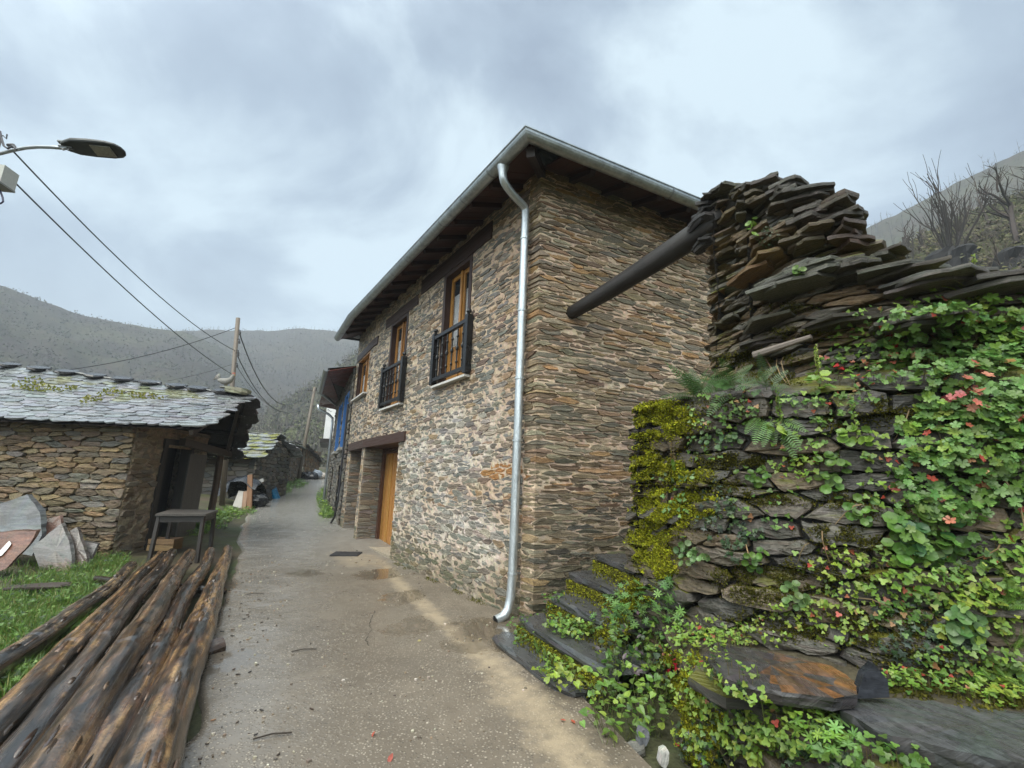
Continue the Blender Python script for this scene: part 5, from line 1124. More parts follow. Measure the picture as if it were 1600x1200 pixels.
# ------------------------------------------------------------ hills
def azel(u, v): d = ray(u, v); return math.atan2(d.x, d.y), d.z / math.hypot(d.x, d.y)
def hill(name, pix, r0, r1, z0, p, cols, na=160, nr=40, amp=.02, back=True):
    prof = sorted(azel(u, v) for u, v in pix); a0, a1 = prof[0][0], prof[-1][0]
    def E(a):
        for (x, y), (x2, y2) in zip(prof, prof[1:]):
            if a <= x2: t = clamp((a - x) / (x2 - x)); return lerp(y, y2, t * t * (3 - 2 * t) * .3 + t * .7)
        return prof[-1][1]
    vs = []; n2 = nr + (10 if back else 0)
    for j in range(n2 + 1):
        for i in range(na + 1):
            a = lerp(a0, a1, i / na); H_ = CAMH + E(a) * r1
            if j <= nr: t = j / nr; r = lerp(r0, r1, t); z = lerp(z0, H_, t ** p) + amp * r1 * (nz(a * 9, t * 4, 2) + .5 * nz(a * 22, t * 9, 5)) * math.sin(math.pi * min(1, t)) + amp * .12 * r1 * nz(a * 60, 2) * t
            else: t = (j - nr) / 10; r = r1 * (1 + .5 * t); z = H_ * (1 - t * t) + z0 * t * t
            vs.append((r * math.sin(a), r * math.cos(a), z))
    m = MB(); W1_ = na + 1; fs = [(j * W1_ + i, j * W1_ + i + 1, (j + 1) * W1_ + i + 1, (j + 1) * W1_ + i) for j in range(n2) for i in range(na)]
    cs = []
    for f in fs:
        x, y, z = vs[f[0]]; k = clamp(.5 + 1.1 * nz(x * 9 / r1, y * 9 / r1, z * 14 / r1) + .5 * nz(x * 40 / r1, y * 40 / r1, z * 50 / r1)); cs.append(jc(mixc(cols[0], cols[1], k), .12))
    m.add(vs, fs, cs, [(x, y, z) for x, y, z in vs]); o = m.build(name, M_hill, smooth=True); struct(o); return o, vs, na, nr
def sticks(name, hv, label, count, hmin, hmax, j0, j1, col, w_=.05, i0=0., i1=1.):
    o, vs, na, nr = hv; m = MB()
    for _ in range(count):
        i = int(lerp(0, na, R.uniform(i0, i1))); j = int(R.uniform(j0, j1) * nr); i = min(i, na - 1); j = min(j, nr - 1)
        A, B_, C_ = Vector(vs[j * (na + 1) + i]), Vector(vs[j * (na + 1) + i + 1]), Vector(vs[(j + 1) * (na + 1) + i]); p = A + (B_ - A) * R.random() + (C_ - A) * R.random(); h = R.uniform(hmin, hmax); k = w_ * R.uniform(.6, 1.4)
        sx = R.uniform(-.12, .12) * h; b = p - Vector((0, 0, .3)); c = jc(col, .3); q = [b + Vector((-k, 0, 0)), b + Vector((k, 0, 0)), b + Vector((0, k, 0)), b + Vector((sx, 0, h))]; fs = [(0, 1, 3), (1, 2, 3), (2, 0, 3)]
        m.add(q, fs, c)
        for _ in range(3):
            f = R.uniform(.35, .9); s_ = lerp(b, q[3], f); e = s_ + Vector((R.uniform(-.25, .25) * h, R.uniform(-.2, .2) * h, R.uniform(.08, .3) * h)); m.add([s_ + Vector((0, 0, -k * .8)), s_ + Vector((0, k * .8, 0)), e], [(0, 1, 2)], c); m.add([s_ + Vector((k * .6, 0, 0)), s_ + Vector((-k * .6, 0, 0)), e], [(0, 1, 2)], c)
    tag(m.build(name, M_twig), label, 'woodland', kind='stuff')
def scrub(name, hv, label, count, s0, s1, cols, j0=0., j1=1., i0=0., i1=1., per=14):
    o, vs, na, nr = hv; m = MB()
    for _ in range(count):
        i = min(int(lerp(0, na, R.uniform(i0, i1))), na - 1); j = min(int(R.uniform(j0, j1) * nr), nr - 1)
        A, B_, C_ = Vector(vs[j * (na + 1) + i]), Vector(vs[j * (na + 1) + i + 1]), Vector(vs[(j + 1) * (na + 1) + i]); p = A + (B_ - A) * R.random() + (C_ - A) * R.random(); s_ = R.uniform(s0, s1); c = R.choice(cols)
        for _ in range(per):
            q = p + Vector((R.gauss(0, .5), R.gauss(0, .5), abs(R.gauss(.2, .3)))) * s_; d = Vector((R.gauss(0, 1), R.gauss(0, 1), R.gauss(.3, 1))).normalized() * s_ * R.uniform(.15, .4); e = d.orthogonal().normalized() * s_ * R.uniform(.08, .2); m.add([q - e, q + e, q + d], [(0, 1, 2)], jc(c, .3))
    tag(m.build(name, M_twig), label, 'scrub', kind='stuff')
BRW = (.038, .032, .024); OLV = (.043, .042, .027); HTH = (.031, .026, .025); GRN = (.056, .062, .028)
h1 = hill('hill', [(-700, 250), (-400, 340), (-150, 400), (0, 445), (60, 468), (130, 493), (230, 512), (290, 519), (340, 540), (420, 600), (520, 680)], 90, 380, -8, 1.25, (HTH, OLV))
h2_ = hill('hill', [(60, 560), (180, 525), (290, 517), (330, 515), (360, 516), (420, 517), (470, 513), (520, 517), (545, 522), (620, 540), (760, 590), (900, 640)], 120, 520, -6, 1.4, (BRW, HTH))
h3 = hill('hill', [(330, 690), (400, 655), (440, 630), (480, 608), (510, 590), (545, 560), (600, 520), (700, 480), (850, 450)], 55, 190, -2, 1.2, (BRW, GRN), amp=.03)
h4 = hill('hill', [(1000, 520), (1200, 440), (1320, 372), (1400, 335), (1500, 283), (1600, 235), (1800, 150), (2100, 20), (2600, -150)], 60, 300, 2, 1.3, (BRW, OLV))
h5 = hill('hillside', [(1290, 448), (1340, 422), (1400, 390), (1450, 362), (1520, 328), (1600, 300), (1750, 260), (2100, 150), (2600, 0)], 12, 62, 1.5, 1.25, (BRW, GRN), amp=.02)
sticks('far_woodland', h2_, 'thin bare trees fringing the far ridge and slopes', 2600, 3, 6.5, .55, 1., (.05, .045, .042), .16)
sticks('left_woodland', h1, 'sparse bare trees on the left hillside', 300, 2, 4, .2, 1., (.05, .045, .042), .12)
sticks('mid_woodland', h3, 'thin bare saplings over the nearer scrub slope', 1200, 3, 6.5, .1, 1., (.085, .075, .065), .10)
scrub('mid_scrub', h3, 'heather and broom scrub covering the nearer slope', 5200, 1.0, 2.6, [(.075, .085, .035), (.06, .06, .035), (.085, .08, .055), (.05, .042, .035)], per=10)
scrub('far_scrub', h2_, 'low dark scrub on the far slope', 4000, 2., 4.5, [(.055, .05, .04), (.05, .05, .035), (.06, .045, .045)], per=7)
scrub('left_scrub', h1, 'low grey green scrub on the left slope', 3500, 1.5, 3.5, [(.06, .065, .045), (.055, .05, .045)], per=7)
sticks('ridge_woodland', h4, 'bare trees standing in mist on the right ridge', 420, 5, 11, .3, 1., (.06, .055, .05), .2, .2, .7)
scrub('ridge_scrub', h4, 'misty scrub on the right ridge', 3000, 1.2, 3., [(.06, .065, .045), (.065, .055, .045)], per=7, i0=.1, i1=.75)
scrub('hillside_scrub', h5, 'olive green grass and broom scrub on the right hillside', 5200, .35, 1.0, [(.085, .085, .03), (.10, .09, .05), (.06, .06, .03), (.07, .055, .045)], per=12, i0=.05, i1=.65)
sticks('hillside_brush', h5, 'thin bare brushwood on the right hillside', 900, .8, 2.2, .05, 1., (.09, .07, .06), .014, .1, .65)
def bare_tree(base, h, label, r=.07, seed=1, spread=.5, levels=4, col=(.055, .047, .042), stems=1, name='bare_tree'):
    rr = random.Random(seed); m = MB()
    def br(p, d, l, rad_, lv):
        n = 4; pts = [p]; q = p; dd = d
        for i in range(n): dd = (dd + Vector((rr.gauss(0, .10), rr.gauss(0, .10), .05))).normalized(); q = q + dd * l / n; pts.append(q)
        tube(m, pts, [rad_ * lerp(1, .6, i / n) for i in range(n + 1)], 5 if lv < 2 else 3, jc(col, .2), cap=False)
        if lv < levels:
            for _ in range(rr.randint(3, 5)):
                f = rr.uniform(.3, 1.); k = min(n - 1, int(f * n)); s_ = lerp(pts[k], pts[k + 1], f * n - k if f < 1 else 1); nd = (dd + Vector((rr.gauss(0, spread), rr.gauss(0, spread), rr.gauss(.15, spread * .5)))).normalized(); br(s_, nd, l * rr.uniform(.45, .7), rad_ * .5, lv + 1)
    for s_ in range(stems): br(base, Vector((rr.gauss(0, .06 + .25 * (stems > 1)), rr.gauss(0, .06 + .2 * (stems > 1)), 1)).normalized(), h * (.55 if stems == 1 else rr.uniform(.5, .7)), r, 0 if stems == 1 else 1)
    return tag(m.build(name, M_twig), label, 'tree', 'bare trees on the right hillside')
BH5 = BVHTree.FromPolygons([Vector(v) for v in h5[1]], [tuple(p.vertices) for p in h5[0].data.polygons])
def on5(u, v):
    h = BH5.ray_cast(EYE, ray(u, v).normalized()); return h[0] if h[0] else aty(u, v, 20)
for i, (u, v, px_h, lab, st_, sp, rr2) in enumerate([
    (1490, 418, 150, 'multi stemmed bare coppice growing from the black stump', 11, .25, .035), (1418, 405, 62, 'small slim bare tree left of the conical one', 1, .45, .05), (1437, 395, 45, 'tiny leafless tree beside the slim one', 1, .4, .04), (1425, 440, 100, 'pale slender sapling low on the hillside', 1, .3, .03),
    (1545, 350, 95, 'bare tree with open crown above the coppice', 1, .55, .045), (1560, 300, 45, 'tall bare tree near the ridge, misty', 1, .5, .03), (1590, 380, 120, 'gnarled dark bare tree at the right edge', 1, .6, .09), (1620, 370, 130, 'bare tree partly cut off by the right edge', 1, .55, .08), (1570, 430, 60, 'reddish bare shrub right of the stump', 5, .4, .02)]):
    p = on5(u, v); d = (p - EYE).dot(_F); bare_tree(p, px_h / FPX * d * 1.15, lab, r=rr2 * d / 14, seed=20 + i, spread=sp, stems=st_, levels=3 if st_ == 1 else 3, col=(.075, .06, .05) if i == 8 else (.055, .047, .042))
def stump(u, v, wpx, label):
    p = on5(u, v); d = (p - EYE).dot(_F); r = wpx / FPX * d / 2; m = MB(); tube(m, [p - Vector((0, 0, .4)), p + Vector((0, 0, r * .6)), p + Vector((.05, 0, r * 1.3)), p + Vector((.08, 0, r * 1.7))], [r * 1.3, r * 1.1, r, r * .6], 14, (.012, .011, .011), rough=.5); tag(m.build('tree_stump', M_oldwall), label, 'stump')
stump(1485, 425, 44, 'charred black stump at the foot of the coppice'); stump(1512, 412, 34, 'second black stump right of the coppice stump'); stump(1590, 420, 40, 'low black stump near the right edge')
# ------------------------------------------------------------ plants
def combined(objs):
    vs = []; fs = []
    for o in objs:
        k = len(vs); mw = o.matrix_world; vs += [Vector(v.co) for v in o.data.vertices]; fs += [tuple(i + k for i in p.vertices) for p in o.data.polygons]
    return BVHTree.FromPolygons(vs, fs)
WALLB = combined(BV + [SLA, SLB]); GRB = combined([bpy.data.objects['ground'], ro_])
def hit(u, v, bvh=None):
    d = ray(u, v).normalized(); h = (bvh or WALLB).ray_cast(EYE, d)
    if h[0] is None: return None, None
    n = h[1]
    if n.dot(d) > 0: n = -n
    return h[0], n
def disc(n, f, cup=0., dimple=0.):
    vs = [(0, 0, -dimple)]; 
    for k in range(n): th = 2 * math.pi * k / n; r = f(th); vs.append((r * math.cos(th), r * math.sin(th), cup * r * r))
    return vs, [(0, 1 + k, 1 + (k + 1) % n) for k in range(n)]
def geran(th):
    a = (th + math.pi) % (2 * math.pi) - math.pi
    return (.62 + .36 * abs(math.cos(2.5 * th)) ** .8 + .06 * math.cos(15 * th)) * (1 - .5 * math.exp(-((abs(a) - math.pi) / .25) ** 2))
T_GER = disc(30, geran, .05, .12)
T_ROUND = disc(12, lambda t: 1 + .06 * math.cos(6 * t), .16, .20)
T_CLOV = disc(15, lambda t: .35 + .65 * abs(math.cos(1.5 * t)), .05, .05)
_iv = [(0, 1.15), (.22, .55), (.78, .62), (.5, .15), (.8, -.35), (.3, -.38), (0, -.15), (-.3, -.38), (-.8, -.35), (-.5, .15), (-.78, .62), (-.22, .55)]
T_IVY = ([(0, 0, .05)] + [(x, y, -.12 * abs(x)) for x, y in _iv], [(0, 1 + k, 1 + (k + 1) % 12) for k in range(12)])
_ov = [(0, -1), (.42, -.55), (.5, 0), (.3, .55), (0, 1), (-.3, .55), (-.5, 0), (-.42, -.55)]
T_OVAL = ([(0, 0, -.08)] + [(x, y, .12 * abs(x) - .12 * y * y) for x, y in _ov], [(0, 1 + k, 1 + (k + 1) % 8) for k in range(8)])
_ht = [(0, -.75), (.5, -1), (.85, -.5), (.7, .1), (.3, .65), (0, 1.1), (-.3, .65), (-.7, .1), (-.85, -.5), (-.5, -1)]
T_HEART = ([(0, 0, -.1)] + [(x, y, .14 * abs(x) - .1 * y * y) for x, y in _ht], [(0, 1 + k, 1 + (k + 1) % 10) for k in range(10)])
T_DIV = disc(28, lambda t: .3 + .7 * abs(math.cos(3.5 * t)) ** .7 * (1 + .12 * math.cos(14 * t)), .02, .1)
T_NEED = ([(-.12, 0, 0), (.12, 0, 0), (.07, .6, .06), (0, 1, 0), (-.07, .6, .06)], [(0, 1, 2, 3, 4)])
KIND = dict(ger=T_GER, rnd=T_ROUND, clo=T_CLOV, ivy=T_IVY, oval=T_OVAL, heart=T_HEART, div=T_DIV)
def inst(mb, T, p, n, size, col, roll=None, sx=1.):
    n = n.normalized(); a = n.orthogonal().normalized(); b = n.cross(a); r = R.uniform(0, 6.283) if roll is None else roll
    c, s = math.cos(r), math.sin(r); x = (a * c + b * s) * size * sx; y = (b * c - a * s) * size; z = n * size
    mb.add([p + x * v[0] + y * v[1] + z * v[2] for v in T[0]], T[1], col, [(v[0] * .05 + p.x, v[1] * .05 + p.z, p.y) for v in T[0]])
G_BRI = [(.17, .28, .04), (.21, .31, .05), (.14, .245, .04)]; G_MID = [(.095, .185, .03), (.12, .21, .04), (.075, .15, .028)]; G_DRK = [(.03, .065, .02), (.045, .08, .026), (.035, .06, .028)]
G_YEL = [(.21, .29, .035), (.26, .33, .045), (.18, .26, .035)]; G_RED = [(.36, .06, .04), (.42, .13, .07), (.33, .17, .07)]; G_BLU = [(.13, .25, .06), (.155, .285, .07), (.11, .22, .055)]
def leafn(n, k=1.): return (n * .75 + Vector((0, 0, .45)) + (-ray(800, 600)) * .15 + Vector((R.gauss(0, .35), R.gauss(0, .35), R.gauss(0, .35))) * k)
def patch(mb, kind, u, v, ru, rv, cnt, s0, s1, cols, lift=.05, stem=True, bvh=None, red=0., maxd=None, rot=0.):
    done = 0; T = KIND[kind]
    for _ in range(cnt):
        rr_ = math.sqrt(R.random()); th = R.uniform(0, 6.283); x, y = ru * rr_ * math.cos(th), rv * rr_ * math.sin(th)
        p, n = hit(u + x * math.cos(rot) - y * math.sin(rot), v + x * math.sin(rot) + y * math.cos(rot), bvh)
        if p is None or (maxd and (p - EYE).length > maxd): continue
        l = lift * R.uniform(.2, 1.2); q = p + n * l + Vector((0, 0, l * .3)); c = jc(R.choice(G_RED if R.random() < red else cols), .2, .1); inst(mb, T, q, leafn(n), R.uniform(s0, s1) * .5, c)
        if stem and l > .015 and R.random() < .5: tube(mb, [p - n * .01, lerp(p, q, .6) - Vector((0, 0, .01)), q], [.0022, .0018, .0012], 3, jc((.12, .10, .04), .3), cap=False)
        done += 1
    return done
def blades(mb, p, n, cnt, h0, h1, w_, cols, lean_=.5):
    for _ in range(cnt):
        d = (n * .5 + Vector((R.gauss(0, lean_), R.gauss(0, lean_), 1))).normalized(); h = R.uniform(h0, h1); s = d.cross(Vector((R.gauss(0, 1), R.gauss(0, 1), .1))).normalized() * w_ * R.uniform(.6, 1.2); b = p + Vector((R.gauss(0, .02), R.gauss(0, .02), 0)); m1 = b + d * h * .55; e = b + d * h + Vector((d.x, d.y, -.35)) * h * .25
        mb.add([b - s, b + s, m1 + s * .8, m1 - s * .8, e], [(0, 1, 2, 3), (3, 2, 4)], jc(R.choice(cols), .25))
def frond(mb, p, d, n, ln, col, wd=.13):
    """fern frond arching from p"""
    q = p; dd = d.normalized(); k = 16; pts = []
    for i in range(k + 1):
        pts.append(q); dd = (dd + Vector((0, 0, -.045))).normalized(); q = q + dd * ln / k
    tube(mb, pts, [.0025 * (1 - .7 * i / k) for i in range(k + 1)], 4, mixc(col, (.1, .07, .03), .5), cap=False)
    for i in range(3, k + 1):
        t = i / k; w_ = wd * ln * 1.25 * (math.sin(math.pi * min(1, t * .92 + .08)) ** .8); T_ = (pts[min(i + 1, k)] - pts[i - 1]).normalized(); s = T_.cross(n).normalized(); nn = s.cross(T_)
        for sg in (-1, 1):
            ax = (s * sg + T_ * .35 - Vector((0, 0, .12))).normalized(); b = ax.cross(nn).normalized(); h = ln / k * .24
            vs = [pts[i] - b * h * .5, pts[i] + ax * w_ * .3 - b * h, pts[i] + ax * w_ * .7 - b * h * .7, pts[i] + ax * w_, pts[i] + ax * w_ * .7 + b * h * .6, pts[i] + ax * w_ * .3 + b * h * .9, pts[i] + b * h * .5]
            mb.add(vs, [tuple(range(7))], jc(col, .15))
def fin(mb, name, label, cat='plant', group=None, kind=None, mat=None):
    if not mb.f: return None
    return tag(mb.build(name, mat or M_leaf), label, cat, group, kind)
# ---- moss cushions
MOS = [(.31, .32, .02), (.38, .39, .028), (.23, .235, .02), (.16, .16, .02)]; MOD = [(.10, .10, .016), (.14, .13, .02), (.075, .072, .016)]
def moss(u, v, ru, rv, cnt, cols, h=.02, mbx=None, bvh=None, rot=0., up=.0):
    for _ in range(cnt):
        rr_ = math.sqrt(R.random()) * R.choice([R.uniform(.6, 1.0), R.uniform(.6, 1.0), R.uniform(.8, 1.4)]); th = R.uniform(0, 6.283); x, y = ru * rr_ * math.cos(th), rv * rr_ * math.sin(th); uu, vv_ = u + x * math.cos(rot) - y * math.sin(rot), v + x * math.sin(rot) + y * math.cos(rot)
        if nz(uu * .035, vv_ * .05, 3) < -.18: continue
        p, n = hit(uu, vv_, bvh)
        if p is None or n.z < up - 1: continue
        c = jc(R.choice(cols), .25); k = .75 + .5 * nz(uu * .06, vv_ * .06, 9)
        for _ in range(3):
            d = (n + Vector((R.gauss(0, .45), R.gauss(0, .45), R.gauss(.25, .45)))).normalized(); s = d.orthogonal().normalized() * R.uniform(.004, .008); s = Matrix.Rotation(R.uniform(0, 6.28), 3, d) @ s; b = p + Vector((R.gauss(0, .007), R.gauss(0, .007), R.gauss(0, .006))) - n * .004; hh = h * k * R.uniform(.5, 1.4)
            mbx.add([b - s, b + s, b + d * hh + s * .5, b + d * hh - s * .5], [(0, 1, 2, 3)], jc(c, .15))
mm = MB()
for u, v, ru, rv, c in [(1018, 636, 48, 12, 1500), (1010, 668, 44, 22, 2000), (1055, 660, 40, 26, 1100), (1000, 725, 38, 28, 2000), (1050, 738, 52, 20, 1900), (1040, 782, 52, 20, 1900), (1030, 812, 45, 20, 1500), (1085, 790, 45, 22, 1100), (1015, 840, 38, 16, 900), (1020, 866, 32, 16, 1000), (1032, 888, 24, 16, 900), (1000, 925, 26, 16, 600), (985, 940, 18, 12, 400)]: moss(u, v, ru, rv, c, MOS, .024, mm)
for u, v, ru, rv, c in [(1030, 650, 80, 36, 900), (1040, 730, 90, 40, 1100), (1050, 800, 90, 44, 1100), (1030, 870, 50, 40, 700), (1000, 930, 40, 26, 400)]: moss(u, v, ru, rv, c, MOD + MOS[2:], .012, mm)
fin(mm, 'moss', 'bright yellow green moss on the left end of the dry stone wall', 'moss', kind='stuff', mat=M_mosst)
mm = MB()
for u, v, ru, rv, c in [(1180, 560, 70, 14, 1440), (1210, 590, 70, 14, 700), (1235, 480, 55, 10, 300), (1250, 520, 60, 12, 500), (1150, 720, 60, 12, 1120), (1320, 660, 60, 16, 500), (1390, 640, 50, 20, 500), (1260, 900, 120, 28, 2080), (1350, 980, 120, 34, 2240), (1450, 1030, 90, 24, 800), (1200, 925, 80, 22, 1120), (1310, 780, 60, 16, 500), (1130, 640, 70, 20, 500), (1420, 560, 60, 14, 300), (1250, 985, 60, 14, 500), (1180, 965, 60, 14, 400), (1120, 760, 50, 16, 700), (1200, 780, 60, 12, 600), (1270, 720, 50, 12, 500), (1330, 850, 70, 14, 700), (1150, 900, 50, 16, 600), (1300, 830, 50, 10, 400), (1460, 1080, 80, 12, 900), (1560, 1098, 60, 12, 600), (1380, 800, 50, 16, 400)]: moss(u, v, ru, rv, c, MOD, .014, mm)
fin(mm, 'moss', 'dull brownish green moss spread over the middle of the dry stone wall', 'moss', kind='stuff', mat=M_mosst)
mm = MB()
for (xa, ya), (xb, yb), z in STEPS[:5]:
    for k in range(1200):
        t = R.random(); a = Vector((lerp(xa, xb, t), lerp(ya, yb, t), 0)); uvp = EYE; 
        d = Vector((a.x, a.y, z - .06 - abs(R.gauss(0, .07)))) - EYE; h = WALLB.ray_cast(EYE, d.normalized())
        if h[0] is None: continue
        n = h[1] if h[1].dot(d) < 0 else -h[1]; c = jc(R.choice(MOD if R.random() < .6 else MOS), .25)
        for _ in range(2):
            dd = (n + Vector((R.gauss(0, .5), R.gauss(0, .5), R.gauss(0, .5)))).normalized(); s = dd.orthogonal().normalized() * .006; b = h[0]; mm.add([b - s, b + s, b + dd * .02 + s * .5, b + dd * .02 - s * .5], [(0, 1, 2, 3)], c)
fin(mm, 'moss', 'moss on the risers of the stone steps', 'moss', kind='stuff', mat=M_mosst)
mm = MB()
for u, v, ru, rv, c in [(1062, 1050, 36, 44, 1700), (1075, 1110, 36, 46, 1500), (1110, 1140, 30, 40, 700), (965, 980, 22, 34, 700), (1085, 1180, 34, 20, 500)]: moss(u, v, ru, rv, c, MOS, .02, mm)
fin(mm, 'moss', 'yellow moss on the low wall left of the rusty slab', 'moss', kind='stuff', mat=M_mosst)
# ---- massed wall vegetation
mb = MB()
for u, v, ru, rv, c, s0, s1, col in [(1480, 540, 110, 60, 210, .05, .085, G_MID + G_BLU), (1540, 600, 70, 90, 210, .055, .09, G_BLU + G_MID), (1500, 680, 100, 60, 180, .05, .085, G_BLU + G_BRI), (1480, 760, 90, 50, 150, .05, .08, G_MID + G_BLU), (1550, 520, 60, 40, 90, .06, .095, G_BRI), (1420, 570, 60, 60, 80, .045, .07, G_MID), (1580, 700, 40, 80, 70, .06, .09, G_MID), (1460, 820, 70, 40, 70, .05, .07, G_MID), (1600, 560, 30, 90, 60, .06, .09, G_BLU), (1595, 800, 30, 40, 24, .06, .09, G_MID)]:
    patch(mb, 'ger', u, v, ru, rv, int(c * 1.5), s0 * .75, s1 * .95, col, .09, red=.04)
fin(mb, 'cranesbill', 'dense mass of lobed cranesbill leaves with a few red ones over the right part of the wall', 'ground cover', kind='stuff')
mb = MB()
for u, v, ru, rv, c, s0, s1, col, rd in [(1350, 560, 70, 45, 110, .03, .05, G_MID + G_BRI, .10), (1330, 600, 50, 40, 60, .03, .045, G_MID, .16), (1290, 640, 40, 30, 40, .03, .045, G_MID, .1), (1170, 640, 40, 30, 60, .025, .04, G_MID, .06), (1245, 720, 40, 40, 60, .03, .045, G_BRI, .15), (1060, 790, 24, 20, 30, .03, .045, G_BLU, .1), (1300, 880, 60, 30, 60, .03, .045, G_YEL, .06), (1390, 900, 60, 40, 90, .03, .05, G_BRI, .08), (1320, 960, 60, 50, 110, .025, .04, G_YEL + G_BRI, .05), (1220, 970, 60, 24, 50, .022, .034, G_YEL, .05), (1130, 985, 50, 16, 60, .022, .034, G_YEL + G_BRI, .05), (1420, 960, 50, 40, 60, .03, .045, G_MID, .1), (1520, 890, 60, 30, 60, .03, .05, G_MID, .1), (1110, 700, 40, 20, 40, .025, .035, G_MID, .05), (1180, 1000, 50, 14, 40, .02, .03, G_YEL, .05), (1260, 660, 60, 40, 60, .03, .05, G_BRI + G_MID, .05), (1200, 800, 60, 40, 30, .03, .045, G_MID, .05), (1120, 650, 40, 30, 60, .03, .045, G_BRI + G_MID, .03), (1440, 900, 70, 40, 80, .03, .05, G_BRI, .05), (1520, 960, 70, 50, 130, .03, .055, G_BRI + G_YEL, .02), (1580, 880, 30, 50, 60, .035, .055, G_BRI, .03), (1500, 1040, 90, 30, 120, .028, .045, G_BRI + G_MID, .03), (1380, 740, 40, 60, 50, .03, .05, G_BRI, .06), (1570, 1060, 50, 30, 90, .03, .045, G_YEL + G_BRI, .02), (1350, 500, 60, 20, 30, .03, .045, G_MID + G_BRI, .1), (1450, 480, 60, 16, 40, .035, .06, G_BRI, .05), (1470, 1078, 70, 14, 90, .025, .04, G_BRI + G_MID, .04), (1400, 1072, 30, 10, 40, .025, .04, G_BRI, .04), (1560, 1095, 50, 14, 80, .025, .04, G_YEL + G_BRI, .02), (1540, 920, 60, 40, 90, .025, .045, G_YEL + G_BRI, .02)]:
    patch(mb, 'clo', u, v, ru, rv, int(c * 1.35), s0 * .8, s1 * 1.0, col, .05, red=rd * .7)
fin(mb, 'herb', 'small scattered clover like herbs dotted over the wall face', 'ground cover', kind='stuff')
mb = MB()
for u, v, ru, rv, c in [(1120, 800, 30, 50, 60), (1150, 850, 20, 40, 30), (1400, 970, 60, 20, 24), (1440, 1010, 70, 30, 40), (1490, 990, 50, 30, 26), (1130, 1090, 40, 60, 60), (1085, 1165, 50, 30, 60), (1280, 1190, 60, 16, 24), (1180, 830, 30, 20, 16)]: patch(mb, 'ivy', u, v, ru, rv, int(c * 1.2), .03, .06, G_DRK + [(.05, .07, .05)], .03)
fin(mb, 'ivy', 'dark green ivy creeping over the foot of the wall and the low wall', 'ivy', kind='stuff')
mb = MB()
for u, v, ru, rv, c, s0, s1, k, col, rd in [(1090, 1050, 50, 60, 110, .022, .038, 'clo', G_YEL + G_BRI, .06), (1075, 1110, 40, 60, 110, .02, .034, 'clo', G_YEL, .05), (1150, 1110, 60, 50, 90, .025, .04, 'clo', G_BRI + G_YEL, .05), (1110, 1000, 60, 20, 90, .025, .04, 'clo', G_BRI, .04), (1190, 1150, 60, 40, 90, .03, .045, 'clo', G_BRI, .03), (1130, 1170, 70, 30, 90, .025, .04, 'clo', G_MID + G_YEL, .06), (1270, 1160, 70, 30, 90, .03, .045, 'clo', G_BRI, .04), (1370, 1190, 90, 14, 60, .03, .05, 'clo', G_MID, .04), (1050, 1000, 40, 26, 50, .03, .045, 'clo', G_BRI, .06)]:
    patch(mb, k, u, v, ru, rv, int(c * 1.6), s0 * .85, s1, col, .06, red=rd * .7)
fin(mb, 'herb', 'yellow green clover like herbs smothering the low wall', 'ground cover', kind='stuff')
# ---- single plants one can point at
def clump(name, label, u, v, ru, rv, cnt, kind, s0, s1, cols, lift=.06, group=None, red=0.): 
    m = MB(); patch(m, kind, u, v, ru, rv, cnt, s0, s1, cols, lift, red=red); return fin(m, name, label, 'plant', group)
clump('pennywort', 'large pennywort cluster of round glossy leaves below the cranesbill mass', 1440, 845, 60, 45, 95, 'rnd', .055, .085, G_MID + [(.05, .13, .04)], .07)
clump('pennywort', 'pennywort with pale round leaves hanging under the bright moss', 1083, 868, 24, 24, 34, 'rnd', .035, .055, [(.14, .22, .08), (.11, .19, .06)], .05)
clump('pennywort', 'sparse trail of pennywort leaves left of the big pennywort cluster', 1345, 800, 26, 22, 22, 'rnd', .035, .055, G_MID, .05)
clump('pennywort', 'pennywort leaves hanging in a chain in the middle of the wall', 1300, 745, 26, 40, 34, 'rnd', .04, .06, G_MID, .06)
clump('pennywort', 'small pennywort group below the middle ferns', 1178, 745, 26, 14, 24, 'rnd', .03, .045, G_MID, .05)
clump('pennywort', 'pennywort leaves low on the wall under the dark stones', 1242, 935, 20, 22, 20, 'rnd', .035, .05, [(.12, .20, .06)], .05)
clump('pennywort', 'pennywort string below the middle of the bright moss', 1180, 878, 16, 22, 16, 'rnd', .035, .05, G_MID, .05)
clump('pennywort', 'tiny pennywort leaves along the bright moss edge', 1055, 748, 38, 8, 26, 'rnd', .025, .036, [(.15, .24, .10)], .04)
clump('pennywort', 'pennywort leaves among the clover herbs at the lower right', 1500, 985, 30, 26, 26, 'rnd', .05, .075, [(.10, .19, .06)], .06)
clump('pennywort', 'pennywort leaves right below the twin spikes', 1115, 690, 44, 10, 40, 'rnd', .026, .042, [(.12, .20, .08)], .05)
